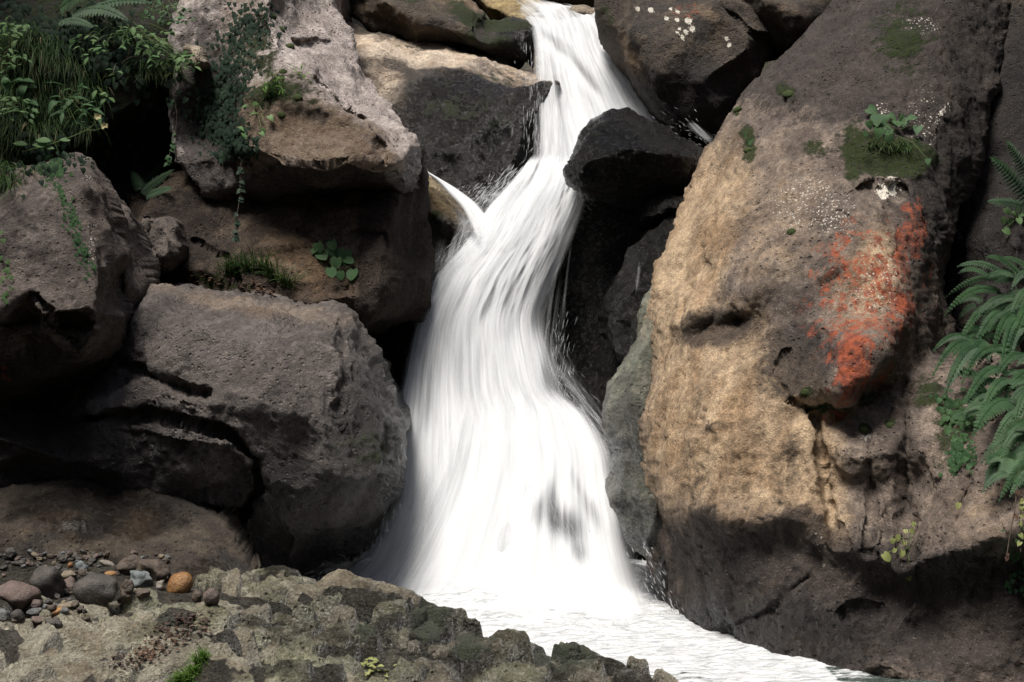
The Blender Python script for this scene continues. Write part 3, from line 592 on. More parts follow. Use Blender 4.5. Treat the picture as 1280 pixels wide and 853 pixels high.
rock('C6', 'black_block', 'small black block wedged under the wedge-shaped boulder', 'rock', M_DARK,
     [(806, 250, 7.2), (830, 236, 7.2), (862, 232, 7.2), (876, 246, 7.2), (862, 268, 7.1), (820, 282, 7.1), (800, 275, 7.15)], [(830, 250, 6.98), (850, 262, 6.96), (825, 268, 6.98)], step=1.9, rim=8, rimd=0.06, thick=0.5, fac=(0.02, 9), seed=66, wet_all=0.6)
rock('C7', 'dripping_boulder', 'tall black dripping boulder leaning on the great tan boulder', 'boulder', M_DARK,
     [(800, 300, 7.0), (830, 272, 7.0), (870, 262, 7.0), (880, 300, 6.9), (850, 400, 6.7), (800, 470, 6.5), (770, 440, 6.7), (750, 420, 6.8), (752, 370, 6.9), (768, 335, 7.0)],
     [(800, 320, 6.72), (840, 300, 6.72), (780, 370, 6.68), (800, 400, 6.55), (770, 400, 6.66)], step=2.1, rim=12, rimd=0.08, thick=0.8, fac=(0.035, 6), mid=(0.016, 14), seed=69, wet_all=0.8)

# ------------------------------------------------------------------ right bank
rock('R2', 'lichen_boulder', 'dark brown boulder with white lichen spots at top right of the fall', 'boulder', M_RUST,
     [(750, -60, 8.4), (1000, -60, 8.3), (1040, -20, 8.2), (1020, 40, 8.1), (960, 75, 8.0), (950, 110, 7.95), (905, 165, 7.9), (850, 165, 7.9), (815, 138, 7.95), (790, 98, 8.0), (770, 66, 8.05), (752, 30, 8.1), (747, 0, 8.2)],
     [(800, 0, 7.9), (880, 10, 7.8), (905, 15, 7.8), (940, 40, 7.75), (790, 40, 7.8), (850, 60, 7.65), (820, 90, 7.68), (880, 100, 7.68), (940, 60, 7.7), (850, 130, 7.75)],
     rim=12, rimd=0.09, thick=1.2, big=(0.03, 2.2), fac=(0.04, 4), mid=(0.014, 13), seed=72, cracks=[(3, 0.04, [(905, 12), (930, 30), (955, 50), (970, 60)])],
     paint=[('tan', 785, 70, 14, 40, -35, 0.8), ('dark', 860, 120, 70, 50, 0, 0.9), ('orange', 858, 10, 26, 18, 0, 0.3), ('moss', 758, 20, 8, 20, 0, 0.6), ('dark', 760, 75, 20, 60, -35, 0.7), ('tan', 885, 15, 30, 8, 30, 0.5)]
     + [('white', x, y, r, r * 0.9, 0, 2.4) for x, y, r in [(795, 9, 3.0), (813, 10, 3.6), (847, 11, 3), (860, 22, 4.6), (866, 31, 3.8), (857, 36, 3.2), (846, 22, 3), (853, 43, 2.8), (833, 21, 3), (846, 40, 2), (908, 43, 2.6), (911, 51, 2.8), (838, 8, 2.4), (849, 34, 2)]])
rock('R3', 'upper_brown_boulder', 'brown boulder above the great tan boulder at the top edge', 'boulder', M_RUST,
     [(860, -80, 8.3), (1080, -80, 8.2), (1080, 0, 8.1), (1020, 40, 7.95), (985, 70, 7.9), (950, 62, 7.95), (915, 28, 8.05), (880, -10, 8.2)], [(960, 0, 7.75), (1000, 20, 7.7), (940, 20, 7.85)], rim=12, thick=1.0, seed=75, fac=(0.04, 4.2), paint=[('tan', 980, 20, 40, 20, 0, 0.4)])

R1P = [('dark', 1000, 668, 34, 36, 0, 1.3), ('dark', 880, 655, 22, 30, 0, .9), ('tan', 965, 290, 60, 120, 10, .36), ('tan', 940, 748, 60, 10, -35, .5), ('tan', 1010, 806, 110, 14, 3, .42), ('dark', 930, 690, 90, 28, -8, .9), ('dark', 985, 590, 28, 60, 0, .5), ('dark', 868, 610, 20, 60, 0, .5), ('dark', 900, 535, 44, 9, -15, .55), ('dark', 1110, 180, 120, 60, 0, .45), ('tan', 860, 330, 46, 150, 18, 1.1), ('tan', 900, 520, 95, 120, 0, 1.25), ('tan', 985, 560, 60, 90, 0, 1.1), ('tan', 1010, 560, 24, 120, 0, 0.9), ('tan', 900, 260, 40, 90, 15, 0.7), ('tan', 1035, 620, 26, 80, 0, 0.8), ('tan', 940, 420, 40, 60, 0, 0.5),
       ('dark', 1000, 450, 55, 55, 0, 0.9), ('dark', 1060, 60, 170, 85, 0, 1.2), ('dark', 1190, 140, 70, 220, 10, 1.0), ('dark', 1120, 600, 60, 110, 0, 0.35), ('dark', 985, 370, 50, 40, 0, 0.5), ('dark', 895, 412, 52, 26, -5, 1.0),  # upper dark ellipses put shade at the top right into the colour
       ('orange', 1062, 452, 19, 40, 6, 1.5), ('orange', 1100, 400, 44, 30, -30, 0.68), ('orange', 1138, 300, 18, 55, 12, 0.85), ('orange', 1050, 330, 20, 40, 0, 0.55), ('orange', 1130, 378, 18, 22, 0, 1.2), ('orange', 1100, 470, 24, 12, -40, 0.6), ('orange', 1045, 520, 22, 10, 0, 0.55), ('orange', 1085, 370, 75, 90, 20, 0.55), ('orange', 1060, 400, 40, 110, 0, 0.5), ('tan', 1090, 350, 55, 75, 15, 0.6),
       ('white', 1100, 350, 46, 60, 20, 0.4), ('tan', 1095, 340, 36, 60, 15, 0.9), ('white', 1112, 231, 13, 9, -20, 2.6), ('white', 1185, 132, 12, 10, 0, 1.2), ('white', 1104, 135, 10, 9, 0, 1.0), ('white', 1010, 250, 70, 60, 0, 0.42), ('white', 1150, 30, 40, 12, 0, 0.5), ('white', 1085, 547, 10, 6, 0, 1.2), ('white', 1120, 472, 10, 8, 0, 0.8), ('white', 1160, 150, 40, 60, 0, 0.4),
       ('white', 1040, 270, 40, 30, 0, 0.5), ('white', 1030, 690, 14, 50, -30, 0.35),
       ('moss', 1120, 188, 60, 24, 10, 1.2), ('moss', 1068, 185, 16, 34, 0, 1.1), ('moss', 1130, 45, 40, 40, 0, 0.7), ('moss', 986, 118, 12, 8, 0, 0.9), ('moss', 935, 180, 8, 24, 0, 0.9), ('moss', 920, 138, 10, 6, 0, 0.8), ('moss', 1015, 180, 18, 10, 0, 0.7), ('moss', 1035, 510, 26, 5, 0, 1.2), ('moss', 1007, 490, 7, 7, 0, 1.1), ('moss', 1080, 535, 6, 6, 0, 1.1), ('moss', 1112, 532, 7, 6, 0, 1.1), ('moss', 1085, 500, 14, 8, -30, 1.0), ('moss', 1160, 490, 22, 26, 0, 0.7), ('moss', 1195, 540, 30, 50, 0, 0.7),
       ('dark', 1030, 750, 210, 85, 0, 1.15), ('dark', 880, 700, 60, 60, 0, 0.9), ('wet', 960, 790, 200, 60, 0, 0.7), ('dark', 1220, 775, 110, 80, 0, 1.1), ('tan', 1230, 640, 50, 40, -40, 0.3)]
rock('R1', 'great_tan_boulder', 'great tan and brown boulder with orange lichen bulge filling the right side', 'boulder', M_RIGHT,
     [(1010, 30, 7.2), (1060, -20, 7.3), (1090, -80, 7.3), (1250, -80, 7.2), (1262, 0, 7.0), (1258, 100, 6.7), (1235, 190, 6.45), (1205, 270, 6.3), (1180, 350, 6.2), (1200, 420, 6.1), (1300, 440, 5.5), (1400, 460, 5.2), (1400, 930, 4.5), (1120, 930, 4.8), (1000, 900, 5.0), (880, 830, 5.6),
      (850, 792, 5.85), (834, 745, 5.9), (812, 690, 5.95), (812, 640, 5.9), (806, 590, 6.0), (798, 520, 6.0), (803, 450, 6.1), (806, 400, 6.2), (818, 350, 6.35), (845, 270, 6.6), (872, 205, 6.8), (900, 155, 6.95), (935, 105, 7.05), (960, 78, 7.15)],
     [(1080, 40, 6.7), (1180, 30, 6.65), (1000, 110, 6.55), (1100, 120, 6.3), (1190, 130, 6.25), (940, 170, 6.45), (1000, 200, 6.1), (1080, 200, 5.95), (1150, 215, 5.95), (1200, 200, 6.2),
      (900, 260, 6.25), (880, 330, 6.0), (960, 280, 5.85), (1040, 290, 5.62), (1100, 280, 5.6), (1150, 270, 5.72), (1185, 260, 6.05), (850, 400, 5.8), (868, 388, 5.72), (940, 360, 5.6), (1000, 360, 5.5), (1080, 370, 5.38), (1130, 350, 5.42), (1162, 340, 5.62), (1148, 390, 5.42),
      (905, 402, 5.70), (950, 392, 5.6), (860, 430, 5.76), (900, 440, 5.62), (960, 440, 5.48), (1010, 440, 5.28), (1060, 440, 5.12), (1110, 420, 5.2), (1055, 495, 5.04), (1010, 490, 5.22), (1090, 470, 5.12), (1100, 490, 5.55), (1130, 430, 5.36),
      (1050, 516, 5.3), (1000, 512, 5.35), (1090, 510, 5.3), (1130, 480, 5.5), (1170, 440, 5.75), (850, 480, 5.68), (900, 500, 5.42), (960, 520, 5.27), (830, 560, 5.62), (900, 580, 5.27), (960, 600, 5.16), (1010, 530, 5.25), (1022, 600, 5.1), (1040, 600, 5.2), (1070, 580, 5.05), (1100, 560, 5.12), (1125, 600, 5.1), (1140, 600, 5.18), (1170, 580, 5.0), (1220, 560, 4.95), (1280, 560, 4.85), (1160, 480, 5.25), (1200, 490, 5.2),
      (855, 640, 5.4), (862, 670, 5.5), (900, 650, 5.14), (960, 650, 5.06), (1000, 650, 5.05), (1040, 690, 5.0), (1070, 690, 4.9), (1100, 690, 4.9), (1125, 722, 4.85), (1150, 705, 4.7), (1200, 690, 4.62), (1260, 668, 4.55), (1350, 650, 4.4), (1190, 640, 4.8), (1250, 620, 4.75),
      (1000, 668, 5.12), (1040, 706, 5.07), (900, 690, 5.24), (950, 680, 5.15), (1070, 715, 4.99), (1120, 740, 4.98), (1150, 730, 4.88), (1210, 715, 4.78), (1300, 700, 4.7), (880, 760, 5.36), (960, 740, 5.1), (1040, 760, 4.97), (1110, 790, 4.85), (1135, 770, 4.8), (1145, 790, 4.9), (1200, 800, 4.74), (1300, 800, 4.65),
      (930, 800, 5.2), (1000, 820, 5.0), (1100, 830, 4.68), (1130, 840, 4.6), (1150, 850, 4.66), (1000, 860, 4.9)],
     rim=16, rimd=0.10, thick=2.0, soft=4, step=2.3, big=(0.03, 2.2), fac=(0.028, 4.0), mid=(0.015, 11), fine=(0.006, 45), stretch=(1, 1, 0.6), rid=(0.015, 7), seed=81, wob=4,
     cracks=[(5, 0.06, [(1020, 520), (1030, 600), (1045, 680)]), (7, 0.09, [(1130, 480), (1132, 560), (1135, 640), (1130, 700)]), (3, 0.03, [(1065, 240), (1100, 222), (1130, 232)]), (2.5, 0.03, [(845, 400), (855, 360), (880, 330)]),
             (3, 0.03, [(980, 440), (965, 470), (985, 500), (1010, 512)]), (3, 0.018, [(850, 830), (900, 790), (970, 760), (1010, 720)]), (2, 0.02, [(1020, 275), (1050, 265), (1075, 280)]), (4, 0.04, [(1085, 540), (1090, 620), (1085, 690)]), (3, 0.03, [(1215, 600), (1195, 650)])],
     dents=[(898, 412, 44, 17, -6, 0.045), (925, 402, 16, 10, -20, 0.03), (1100, 235, 18, 8, 10, 0.05), (1120, 250, 10, 26, 20, 0.06), (1100, 200, 40, 14, 0, 0.04), (915, 610, 30, 26, 0, 0.03), (990, 590, 18, 34, 0, 0.05), (1080, 770, 26, 14, 0, 0.06)],
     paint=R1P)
rock('R1b', 'grey_green_slab', 'thin grey green slab washed by the fall along the tan boulder', 'slab', M_GREEN,
     [(850, 290, 6.75), (830, 320, 6.6), (800, 372, 6.45), (790, 420, 6.35), (774, 450, 6.3), (760, 480, 6.25), (764, 530, 6.15), (777, 565, 6.05), (768, 600, 5.95), (760, 625, 5.9), (775, 660, 5.9), (792, 690, 5.9), (812, 705, 5.9), (822, 745, 5.95), (836, 800, 6.0), (900, 830, 6.2), (900, 500, 6.3), (880, 350, 6.5)],
     [(815, 400, 6.2), (795, 460, 6.12), (785, 520, 6.0), (795, 560, 5.9), (790, 600, 5.82), (800, 620, 5.76), (806, 680, 5.76), (820, 720, 5.8), (830, 600, 5.82), (835, 660, 5.74), (845, 740, 5.85), (800, 590, 5.86), (820, 640, 5.7)],
     rim=8, rimd=0.06, thick=0.5, soft=2, step=1.9, big=(0.015, 3), fac=(0.03, 5), stretch=(1, 1, 0.45), seed=88, paint=[('wet', 790, 620, 40, 160, 0, 0.7), ('dark', 830, 600, 22, 130, 0, 0.75), ('tan', 815, 380, 14, 50, 20, 0.5), ('dark', 845, 720, 30, 80, 0, 1.1)])
rock('R4', 'right_cliff', 'dark cliff face carrying the ferns at the right edge', 'cliff', M_RUST,
     [(1150, -100, 7.6), (1420, -100, 6.8), (1420, 520, 6.0), (1300, 560, 6.2), (1150, 560, 6.6), (1120, 300, 7.2)],
     [(1250, 50, 6.9), (1300, 150, 6.5), (1270, 300, 6.1), (1220, 330, 6.25), (1190, 420, 6.3), (1270, 440, 5.85), (1230, 200, 6.6), (1200, 300, 6.4)], step=3.0, rim=16, thick=1.6, big=(0.05, 1.8), fac=(0.06, 3), seed=92, rid=(0.02, 5), stretch=(1, 1, 0.6), paint=[('moss', 1280, 500, 80, 90, 0, 0.5), ('dark', 1240, 200, 90, 260, 0, 0.9)])
# rocks that close the top of the picture
rock('T1', 'background_boulder', 'dark boulder upstream behind the lip of the fall', 'boulder', M_RUST,
     [(560, -80, 10.4), (800, -80, 10.4), (800, 10, 10.2), (760, 14, 10.1), (700, 12, 10.1), (640, 10, 10.2), (560, 0, 10.3)], [(680, -10, 9.9), (740, -5, 9.9)], rim=8, thick=1, seed=95)
rock('T2', 'lip_stone', 'small flat brown stone lying on the lip of the fall', 'stone', M_LEDGE,
     [(710, 14, 9.2), (716, 7, 9.2), (732, 6, 9.2), (746, 12, 9.2), (748, 22, 9.1), (738, 21, 9.1), (720, 18, 9.15)], [(730, 13, 9.06)], step=1.3, rim=4, rimd=0.04, thick=0.2, wob=1, big=(0.005, 6), fac=(0.005, 12), mid=(0.004, 30), fine=(0.002, 60), seed=97)

rock('S1', 'lip_slab', 'smooth yellow brown slab under the thin water at the lip of the fall', 'slab', M_LEDGE,
     [(575, -30, 9.6), (620, -20, 9.6), (700, 8, 9.35), (752, 12, 9.3), (768, 50, 9.1), (790, 90, 8.95), (850, 140, 8.8), (870, 200, 8.7), (700, 260, 8.5), (672, 200, 8.6), (669, 120, 8.75), (664, 60, 8.95), (650, 28, 9.05), (610, 12, 9.3)],
     [(660, 22, 9.15), (700, 30, 8.95), (740, 30, 9.0), (700, 60, 8.75), (740, 90, 8.62), (760, 130, 8.5), (690, 100, 8.68), (690, 180, 8.45), (760, 180, 8.4)], step=2.1, rim=8, rimd=0.05, thick=0.8, big=(0.02, 3), fac=(0.02, 6), mid=(0.006, 14), seed=99,
     paint=[('tan', 640, 10, 60, 20, 10, 0.8), ('tan', 720, 90, 50, 60, 40, 0.7), ('wet', 720, 100, 160, 140, 0, 0.6), ('dark', 690, 170, 50, 70, 0, 0.9)])

# ------------------------------------------------------------------ foreground ledge
FP = [('tan', 40, 815, 110, 50, 0, 1.1), ('tan', 150, 835, 100, 22, 10, 0.7), ('tan', 60, 850, 90, 20, 0, 0.9), ('moss', 540, 770, 24, 40, 20, 1.0), ('moss', 700, 815, 60, 25, 10, 0.7), ('moss', 455, 790, 16, 14, 0, 0.8), ('moss', 590, 805, 30, 20, 0, 0.7), ('moss', 210, 775, 20, 8, 0, 0.6),
      ('wet', 560, 800, 280, 70, 8, 0.95), ('wet', 400, 790, 120, 60, 0, 0.6), ('dark', 470, 815, 30, 40, 30, 0.8), ('dark', 250, 845, 50, 20, 0, 0.9), ('dark', 580, 830, 70, 30, 0, 0.7), ('dark', 790, 840, 80, 22, 10, 0.4), ('orange', 780, 800, 1, 1, 0, 0.0),
      ('dark', 120, 710, 170, 28, 0, 0.9), ('white', 500, 800, 60, 50, 0, 0.35)]
ledge('F1', 'foreground_ledge', 'broken olive grey rock ledge crossing the foreground below the fall', 'ledge', M_FORE,
     [(-110, 660, 5.85), (0, 672, 5.75), (100, 676, 5.7), (200, 690, 5.6), (290, 742, 5.3), (318, 740, 5.3), (335, 726, 5.3), (352, 718, 5.28), (378, 722, 5.22), (400, 727, 5.18), (435, 734, 5.12), (452, 730, 5.1), (480, 739, 5.05), (512, 748, 5.0), (528, 757, 4.95), (556, 759, 4.9), (590, 769, 4.85), (608, 776, 4.82), (640, 785, 4.75), (668, 793, 4.7), (690, 806, 4.65), (706, 807, 4.62), (738, 799, 4.58),
      (760, 803, 4.52), (792, 816, 4.45), (824, 830, 4.4), (850, 842, 4.35), (868, 872, 4.2), (880, 960, 3.7)],
     [(-60, 720, 5.2), (100, 705, 5.42), (200, 735, 5.1), (60, 740, 5.0), (280, 768, 4.86), (150, 770, 4.7), (60, 780, 4.55), (0, 770, 4.6), (170, 745, 4.95), (200, 750, 4.85), (225, 755, 4.75), (20, 800, 4.25), (100, 800, 4.3), (180, 800, 4.32), (220, 810, 4.22), (60, 830, 4.02), (160, 830, 4.05),
      (320, 770, 4.72), (300, 800, 4.3), (350, 745, 5.0), (400, 760, 4.8), (450, 745, 4.95), (370, 790, 4.42), (430, 775, 4.6), (440, 800, 4.38), (500, 770, 4.62), (480, 800, 4.45), (480, 830, 4.3), (540, 780, 4.7), (560, 820, 4.35), (520, 850, 4.05), (600, 800, 4.5), (640, 810, 4.5), (660, 850, 4.2), (740, 815, 4.45), (760, 850, 4.15), (820, 850, 4.25), (400, 840, 4.0), (300, 850, 3.85), (200, 860, 3.8), (100, 870, 3.75), (0, 870, 3.75), (700, 900, 3.95), (400, 920, 3.6), (0, 920, 3.5), (830, 920, 3.9)],
     -2.5, 0.75, 2.9, 6.25, 0.005, 0.0085, 101, FP)


# ------------------------------------------------------------------ unseen trees added above the rims to shade both banks
def leaf_mat(name, c1, c2, tr=0.35):
    g = NT(name); pos = g.n('NewGeometry').outputs['Position']
    col = g.mix(g.step(g.noise(pos, 6, 4, 0.7), 0.35, 0.65), c1, c2)
    col = g.mix(g.math('MULTIPLY', g.noise(pos, 60, 3, 0.7), 0.5), col, tuple(x * 0.6 for x in c1))
    p = g.n('BsdfPrincipled', None, Base_Color=col, Roughness=0.55); p.inputs['Specular IOR Level'].default_value = 0.18
    t = g.n('BsdfTranslucent', None, Color=col)
    g.out(g.n('MixShader', None, i0=tr, i1=p, i2=t)); return g.m
M_LEAF = leaf_mat('leaf_deep_green', (0.035, 0.085, 0.022), (0.07, 0.14, 0.035))
def bark_mat():
    g = NT('bark_brown'); pos = g.n('NewGeometry').outputs['Position']
    n = g.noise(g.n('Mapping', None, Vector=pos, Scale=(20, 20, 4)).outputs[0], 1.0, 6, 0.7)
    bp = g.n('Bump', None, Strength=0.8, Distance=0.02, Height=n)
    g.out(g.n('BsdfPrincipled', None, Base_Color=g.mix(n, (0.05, 0.038, 0.028), (0.16, 0.125, 0.09)), Roughness=0.9, Normal=bp)); return g.m
M_BARK = bark_mat()
def tree(base, top, blobs, label, seed, nleaf=6500):
    rnd = random.Random(seed); b = Vector(base); t = Vector(top)
    root = empty('shade_tree', base, label, 'tree', 'shade trees added on the rims, out of view')
    mb = MB(); mid = b.lerp(t, 0.5) + Vector((rnd.uniform(-.15, .15), rnd.uniform(-.15, .15), 0.2)); mb.tube([b - Vector((0, 0, .4)), b.lerp(mid, .5), mid, t], 0.13, 0.05, 8)
    for c, r in blobs: c = Vector(c); mb.tube([mid, mid.lerp(c, .5) + Vector((0, 0, .15)), c], 0.05, 0.012, 6)
    mb.build('trunk', M_BARK, root)
    lf = MB()
    tot = sum(r ** 2 for c, r in blobs)
    for c, r in blobs:
        for _ in range(int(nleaf * r * r / tot)):
            d = Vector((rnd.gauss(0, 1), rnd.gauss(0, 1), rnd.gauss(0, .55))).normalized(); p = Vector(c) + Vector((d.x * r, d.y * r, d.z * r * .5)) * (rnd.random() ** 0.4)
            a = Vector((rnd.uniform(-1, 1), rnd.uniform(-1, 1), rnd.uniform(-.5, .2))).normalized() * rnd.uniform(.05, .09); s = a.cross(Vector((rnd.uniform(-.4, .4), rnd.uniform(-.4, .4), 1))).normalized() * a.length * .45
            lf.add([p - a * .5, p + s * .6 - a * .05, p + a * .6, p - s * .6 - a * .05], [(0, 1, 2, 3)])
    lf.build('crown', M_LEAF, root, False)
tree((-4.3, 4.0, 4.6), (-3.6, 4.4, 6.0), [((-3.5, 3.9, 4.9), .55), ((-4.0, 4.4, 5.0), .7), ((-3.9, 5.4, 4.9), .6), ((-4.3, 5.0, 5.2), .8), ((-3.0, 6.3, 4.9), .45)], 'unseen broadleaf tree added over the left rim to shade the bank', 3)
tree((3.9, 4.3, 4.2), (2.9, 4.7, 5.6), [((1.9, 5.3, 4.6), .7), ((2.4, 4.6, 4.4), .9), ((1.6, 4.6, 4.9), .5), ((3.0, 5.4, 4.9), .9), ((2.2, 3.7, 4.5), .7)], 'unseen broadleaf tree added over the right rim to shade the right bank', 5)

# ------------------------------------------------------------------ water
def fall_mat():
    g = NT('falling_white_water')
    fl = g.attr('flow').outputs['Vector']; dn = g.attr('dens').outputs['Fac']
    s1 = g.noise(g.n('Mapping', None, Vector=fl, Scale=(15, 0.9, 1)).outputs[0], 1.0, 3, 0.55, 0.15)
    s2 = g.noise(g.n('Mapping', None, Vector=fl, Scale=(60, 2.4, 1)).outputs[0], 1.0, 4, 0.6, 0.1)
    s3 = g.noise(g.n('Mapping', None, Vector=fl, Scale=(7, 0.8, 1)).outputs[0], 1.0, 4, 0.6, 0.3)
    st = g.math('ADD', g.math('MULTIPLY', s1, 0.42), g.math('MULTIPLY_ADD', s2, 0.33, g.math('MULTIPLY', s3, 0.25)))
    k = g.math('MULTIPLY', g.math('SUBTRACT', st, 0.5), 2.1)
    a = g.math('POWER', g.step(g.math('ADD', dn, k), 0.05, 1.05), 1.1)
    tone = g.step(g.math('ADD', st, g.math('MULTIPLY', dn, 0.05)), 0.36, 0.64)
    col = g.mix(tone, (0.49, 0.51, 0.525), (0.62, 0.63, 0.64))
    bp = g.n('Bump', None, Strength=0.14, Distance=0.02, Height=g.math('ADD', s1, g.math('MULTIPLY', s2, 0.4)))
    # aerated water scatters like a cloud of drops: its response leans towards the sky
    gn = g.n('NewGeometry'); nm = g.n('VectorMath', dict(operation='NORMALIZE'), i0=g.n('VectorMath', dict(operation='ADD'), i0=g.n('VectorMath', dict(operation='SCALE'), i0=bp, Scale=0.5), i1=(-0.25, -0.35, 0.62)))
    d = g.n('BsdfDiffuse', None, Color=col, Normal=nm); t = g.n('BsdfTranslucent', None, Color=col, Normal=bp)
    m = g.n('MixShader', None, i0=0.25, i1=d, i2=t)
    tr = g.n('BsdfTransparent')
    g.out(g.n('MixShader', None, i0=a, i1=tr, i2=m)); return g.m
M_FALL = fall_mat()

def pool_mat():
    g = NT('foaming_pool_water')
    pos = g.n('NewGeometry').outputs['Position']; fm = g.attr('foam').outputs['Fac']
    mp = g.n('Mapping', None, Vector=pos, Rotation=(0, 0, math.radians(62)), Scale=(5, 16, 5)).outputs[0]
    n1 = g.noise(mp, 1.0, 7, 0.68, 0.9); n2 = g.noise(mp, 3.2, 5, 0.65, 0.6)
    k = g.math('MULTIPLY', g.math('SUBTRACT', g.math('MULTIPLY_ADD', n2, 0.45, g.math('MULTIPLY', n1, 0.55)), 0.5), 2.6)
    a = g.step(g.math('ADD', fm, k), 0.3, 0.62)
    bp = g.n('Bump', None, Strength=1.0, Distance=0.035, Height=n2)
    foam = g.n('BsdfDiffuse', None, Color=g.mix(g.step(n2, 0.3, 0.6), (0.42, 0.445, 0.455), (0.74, 0.75, 0.755)), Normal=bp)
    wat = g.n('BsdfPrincipled', None, Base_Color=(0.045, 0.065, 0.055), Roughness=0.08, Normal=bp)
    g.out(g.n('MixShader', None, i0=a, i1=wat, i2=foam)); return g.m
M_POOL = pool_mat()

def drop_mat():
    g = NT('white_spray'); d = g.n('BsdfDiffuse', None, Color=(0.8, 0.82, 0.84)); tr = g.n('BsdfTransparent')
    g.out(g.n('MixShader', None, i0=0.32, i1=tr, i2=d)); return g.m
M_DROP = drop_mat()

def curve(pts, n):
    p = np.array([list(W(*q)) for q in pts]); t0 = np.linspace(0, 1, len(pts)); t = np.linspace(0, 1, n)
    o = np.stack([np.interp(t, t0, p[:, k]) for k in range(3)], 1)
    w = max(1, int(n / len(pts) * 0.5)); ker = np.hanning(2 * w + 3); ker /= ker.sum(); r = len(ker) // 2
    q = np.pad(o, ((r, r), (0, 0)), mode='edge')
    return np.stack([np.convolve(q[:, k], ker, 'valid') for k in range(3)], 1)

def sheet(mb, L, R, nu=60, nv=220, bulge=0.08, off=0.0, soft=(0.12, 0.12), base=1.0, holes=(), rough=0.03, seed=1, ends=(0, 0), flowoff=0.0, spread=0.0):
    a, b = curve(L, nv), curve(R, nv); u = np.linspace(-spread, 1 + spread, nu)
    P = a[:, None, :] * (1 - u)[None, :, None] + b[:, None, :] * u[None, :, None]
    ln = np.concatenate([[0], np.cumsum(np.linalg.norm(np.diff((a + b) / 2, axis=0), axis=1))]); wd = np.linalg.norm(b - a, axis=1).mean()
    U, V = np.meshgrid((u + spread) / (1 + 2 * spread), ln / ln[-1])
    fx = U * wd + flowoff; fy = V * ln[-1] + flowoff * 1.7
    q = np.stack([fx.ravel() * 9, fy.ravel() * 1.6, np.full(U.size, seed * 1.3)], 1)
    dsp = rough * (fbm(q, 4, seed) * 1.6 + 0.5 * fbm(q * np.array([3.3, 2, 1]), 3, seed + 4)).reshape(U.shape)
    P = P.copy(); P[:, :, 1] -= bulge * np.sin(np.pi * np.clip(U, 0, 1)) ** 0.8 + off + dsp
    P[:, :, 2] += 0.3 * dsp
    e = np.minimum(1, U / max(soft[0], 1e-3)) * np.minimum(1, (1 - U) / max(soft[1], 1e-3))
    if ends[0]: e = e * np.clip(V / ends[0], 0, 1)
    if ends[1]: e = e * np.clip((1 - V) / ends[1], 0, 1)
    den = base * e
    px = P[:, :, 0] / P[:, :, 1] * F + 640; py = 426.5 - P[:, :, 2] / P[:, :, 1] * F
    for hx, hy, rx, ry, ang, s in holes:
        an = math.radians(ang); dx, dy = px - hx, py - hy
        r2 = ((dx * math.cos(an) + dy * math.sin(an)) / rx) ** 2 + ((-dx * math.sin(an) + dy * math.cos(an)) / ry) ** 2
        gq = min(s, 1.0) * np.exp(-r2 ** 1.2); den = den * (1 - gq) + 0.22 * gq
    nb = len(mb['co']) and sum(len(c) for c in mb['co'])
    idg = np.arange(nu * nv).reshape(nv, nu) + (nb or 0)
    mb['co'].append(P.reshape(-1, 3)); mb['q'].append(np.stack([idg[:-1, :-1], idg[1:, :-1], idg[1:, 1:], idg[:-1, 1:]], -1).reshape(-1, 4))
    mb['flow'].append(np.stack([fx.ravel(), fy.ravel(), np.full(U.size, seed * 2.37)], 1)); mb['dens'].append(np.clip(den, -0.8, 1.6).ravel())

def finish(mb, name, parent=None):
    co = np.concatenate(mb['co']); q = np.concatenate(mb['q'])
    me = make_mesh(name, co, q.ravel(), np.full(len(q), 4), M_FALL, True, dict(flow=np.concatenate(mb['flow']), dens=np.concatenate(mb['dens'])))
    return link(name, me, parent)
def new(): return dict(co=[], q=[], flow=[], dens=[])

# upper fall
UL = [(600, -8, 9.75), (640, 12, 9.35), (660, 30, 9.0), (666, 60, 8.72), (668, 110, 8.5), (672, 160, 8.3), (676, 205, 8.1), (655, 245, 7.9)]
UR = [(735, 12, 9.6), (748, 14, 9.35), (755, 30, 9.05), (768, 66, 8.8), (795, 100, 8.55), (822, 140, 8.4), (850, 185, 8.2), (780, 250, 7.9)]
w = new()
uh = [(700, 62, 16, 5, 35, 0.55), (728, 88, 24, 6, 52, 0.75), (742, 108, 14, 5, 62, 0.6), (690, 48, 20, 5, 30, 0.45), (765, 85, 5, 16, -20, 0.6), (684, 150, 5, 40, 0, 0.8), (694, 165, 5, 45, 0, 0.6), (675, 110, 5, 30, 0, 0.5), (686, 105, 4, 16, 0, 0.6), (780, 118, 8, 20, -30, 0.35), (640, 10, 26, 7, 20, 0.6)]
sheet(w, UL, UR, 90, 240, 0.05, 0.0, (0.12, 0.06), 1.25, uh, 0.014, 3, (0.06, 0.05))
sheet(w, UL, UR, 90, 240, 0.08, 0.05, (0.16, 0.08), 0.75, [(x, y, rx * 1.3, ry * 1.2, a_, s) for x, y, rx, ry, a_, s in uh], 0.03, 5, (0.15, 0.06), 3.1)
sheet(w, [(661, 40, 8.9), (663, 90, 8.55), (664, 150, 8.3), (662, 205, 8.1), (640, 240, 7.9)], [(690, 50, 8.75), (705, 90, 8.5), (715, 150, 8.25), (720, 200, 8.05), (710, 240, 7.85)], 60, 160, 0.05, 0.08, (0.35, 0.4), 0.62, [(676, 120, 8, 30, 0, 0.25)], 0.03, 8, (0.1, 0.1), 7.7)
fu = finish(w, 'waterfall'); tag(fu, 'upper white fall pouring over the lip between mossy and lichened boulders', 'waterfall', kind='structure')

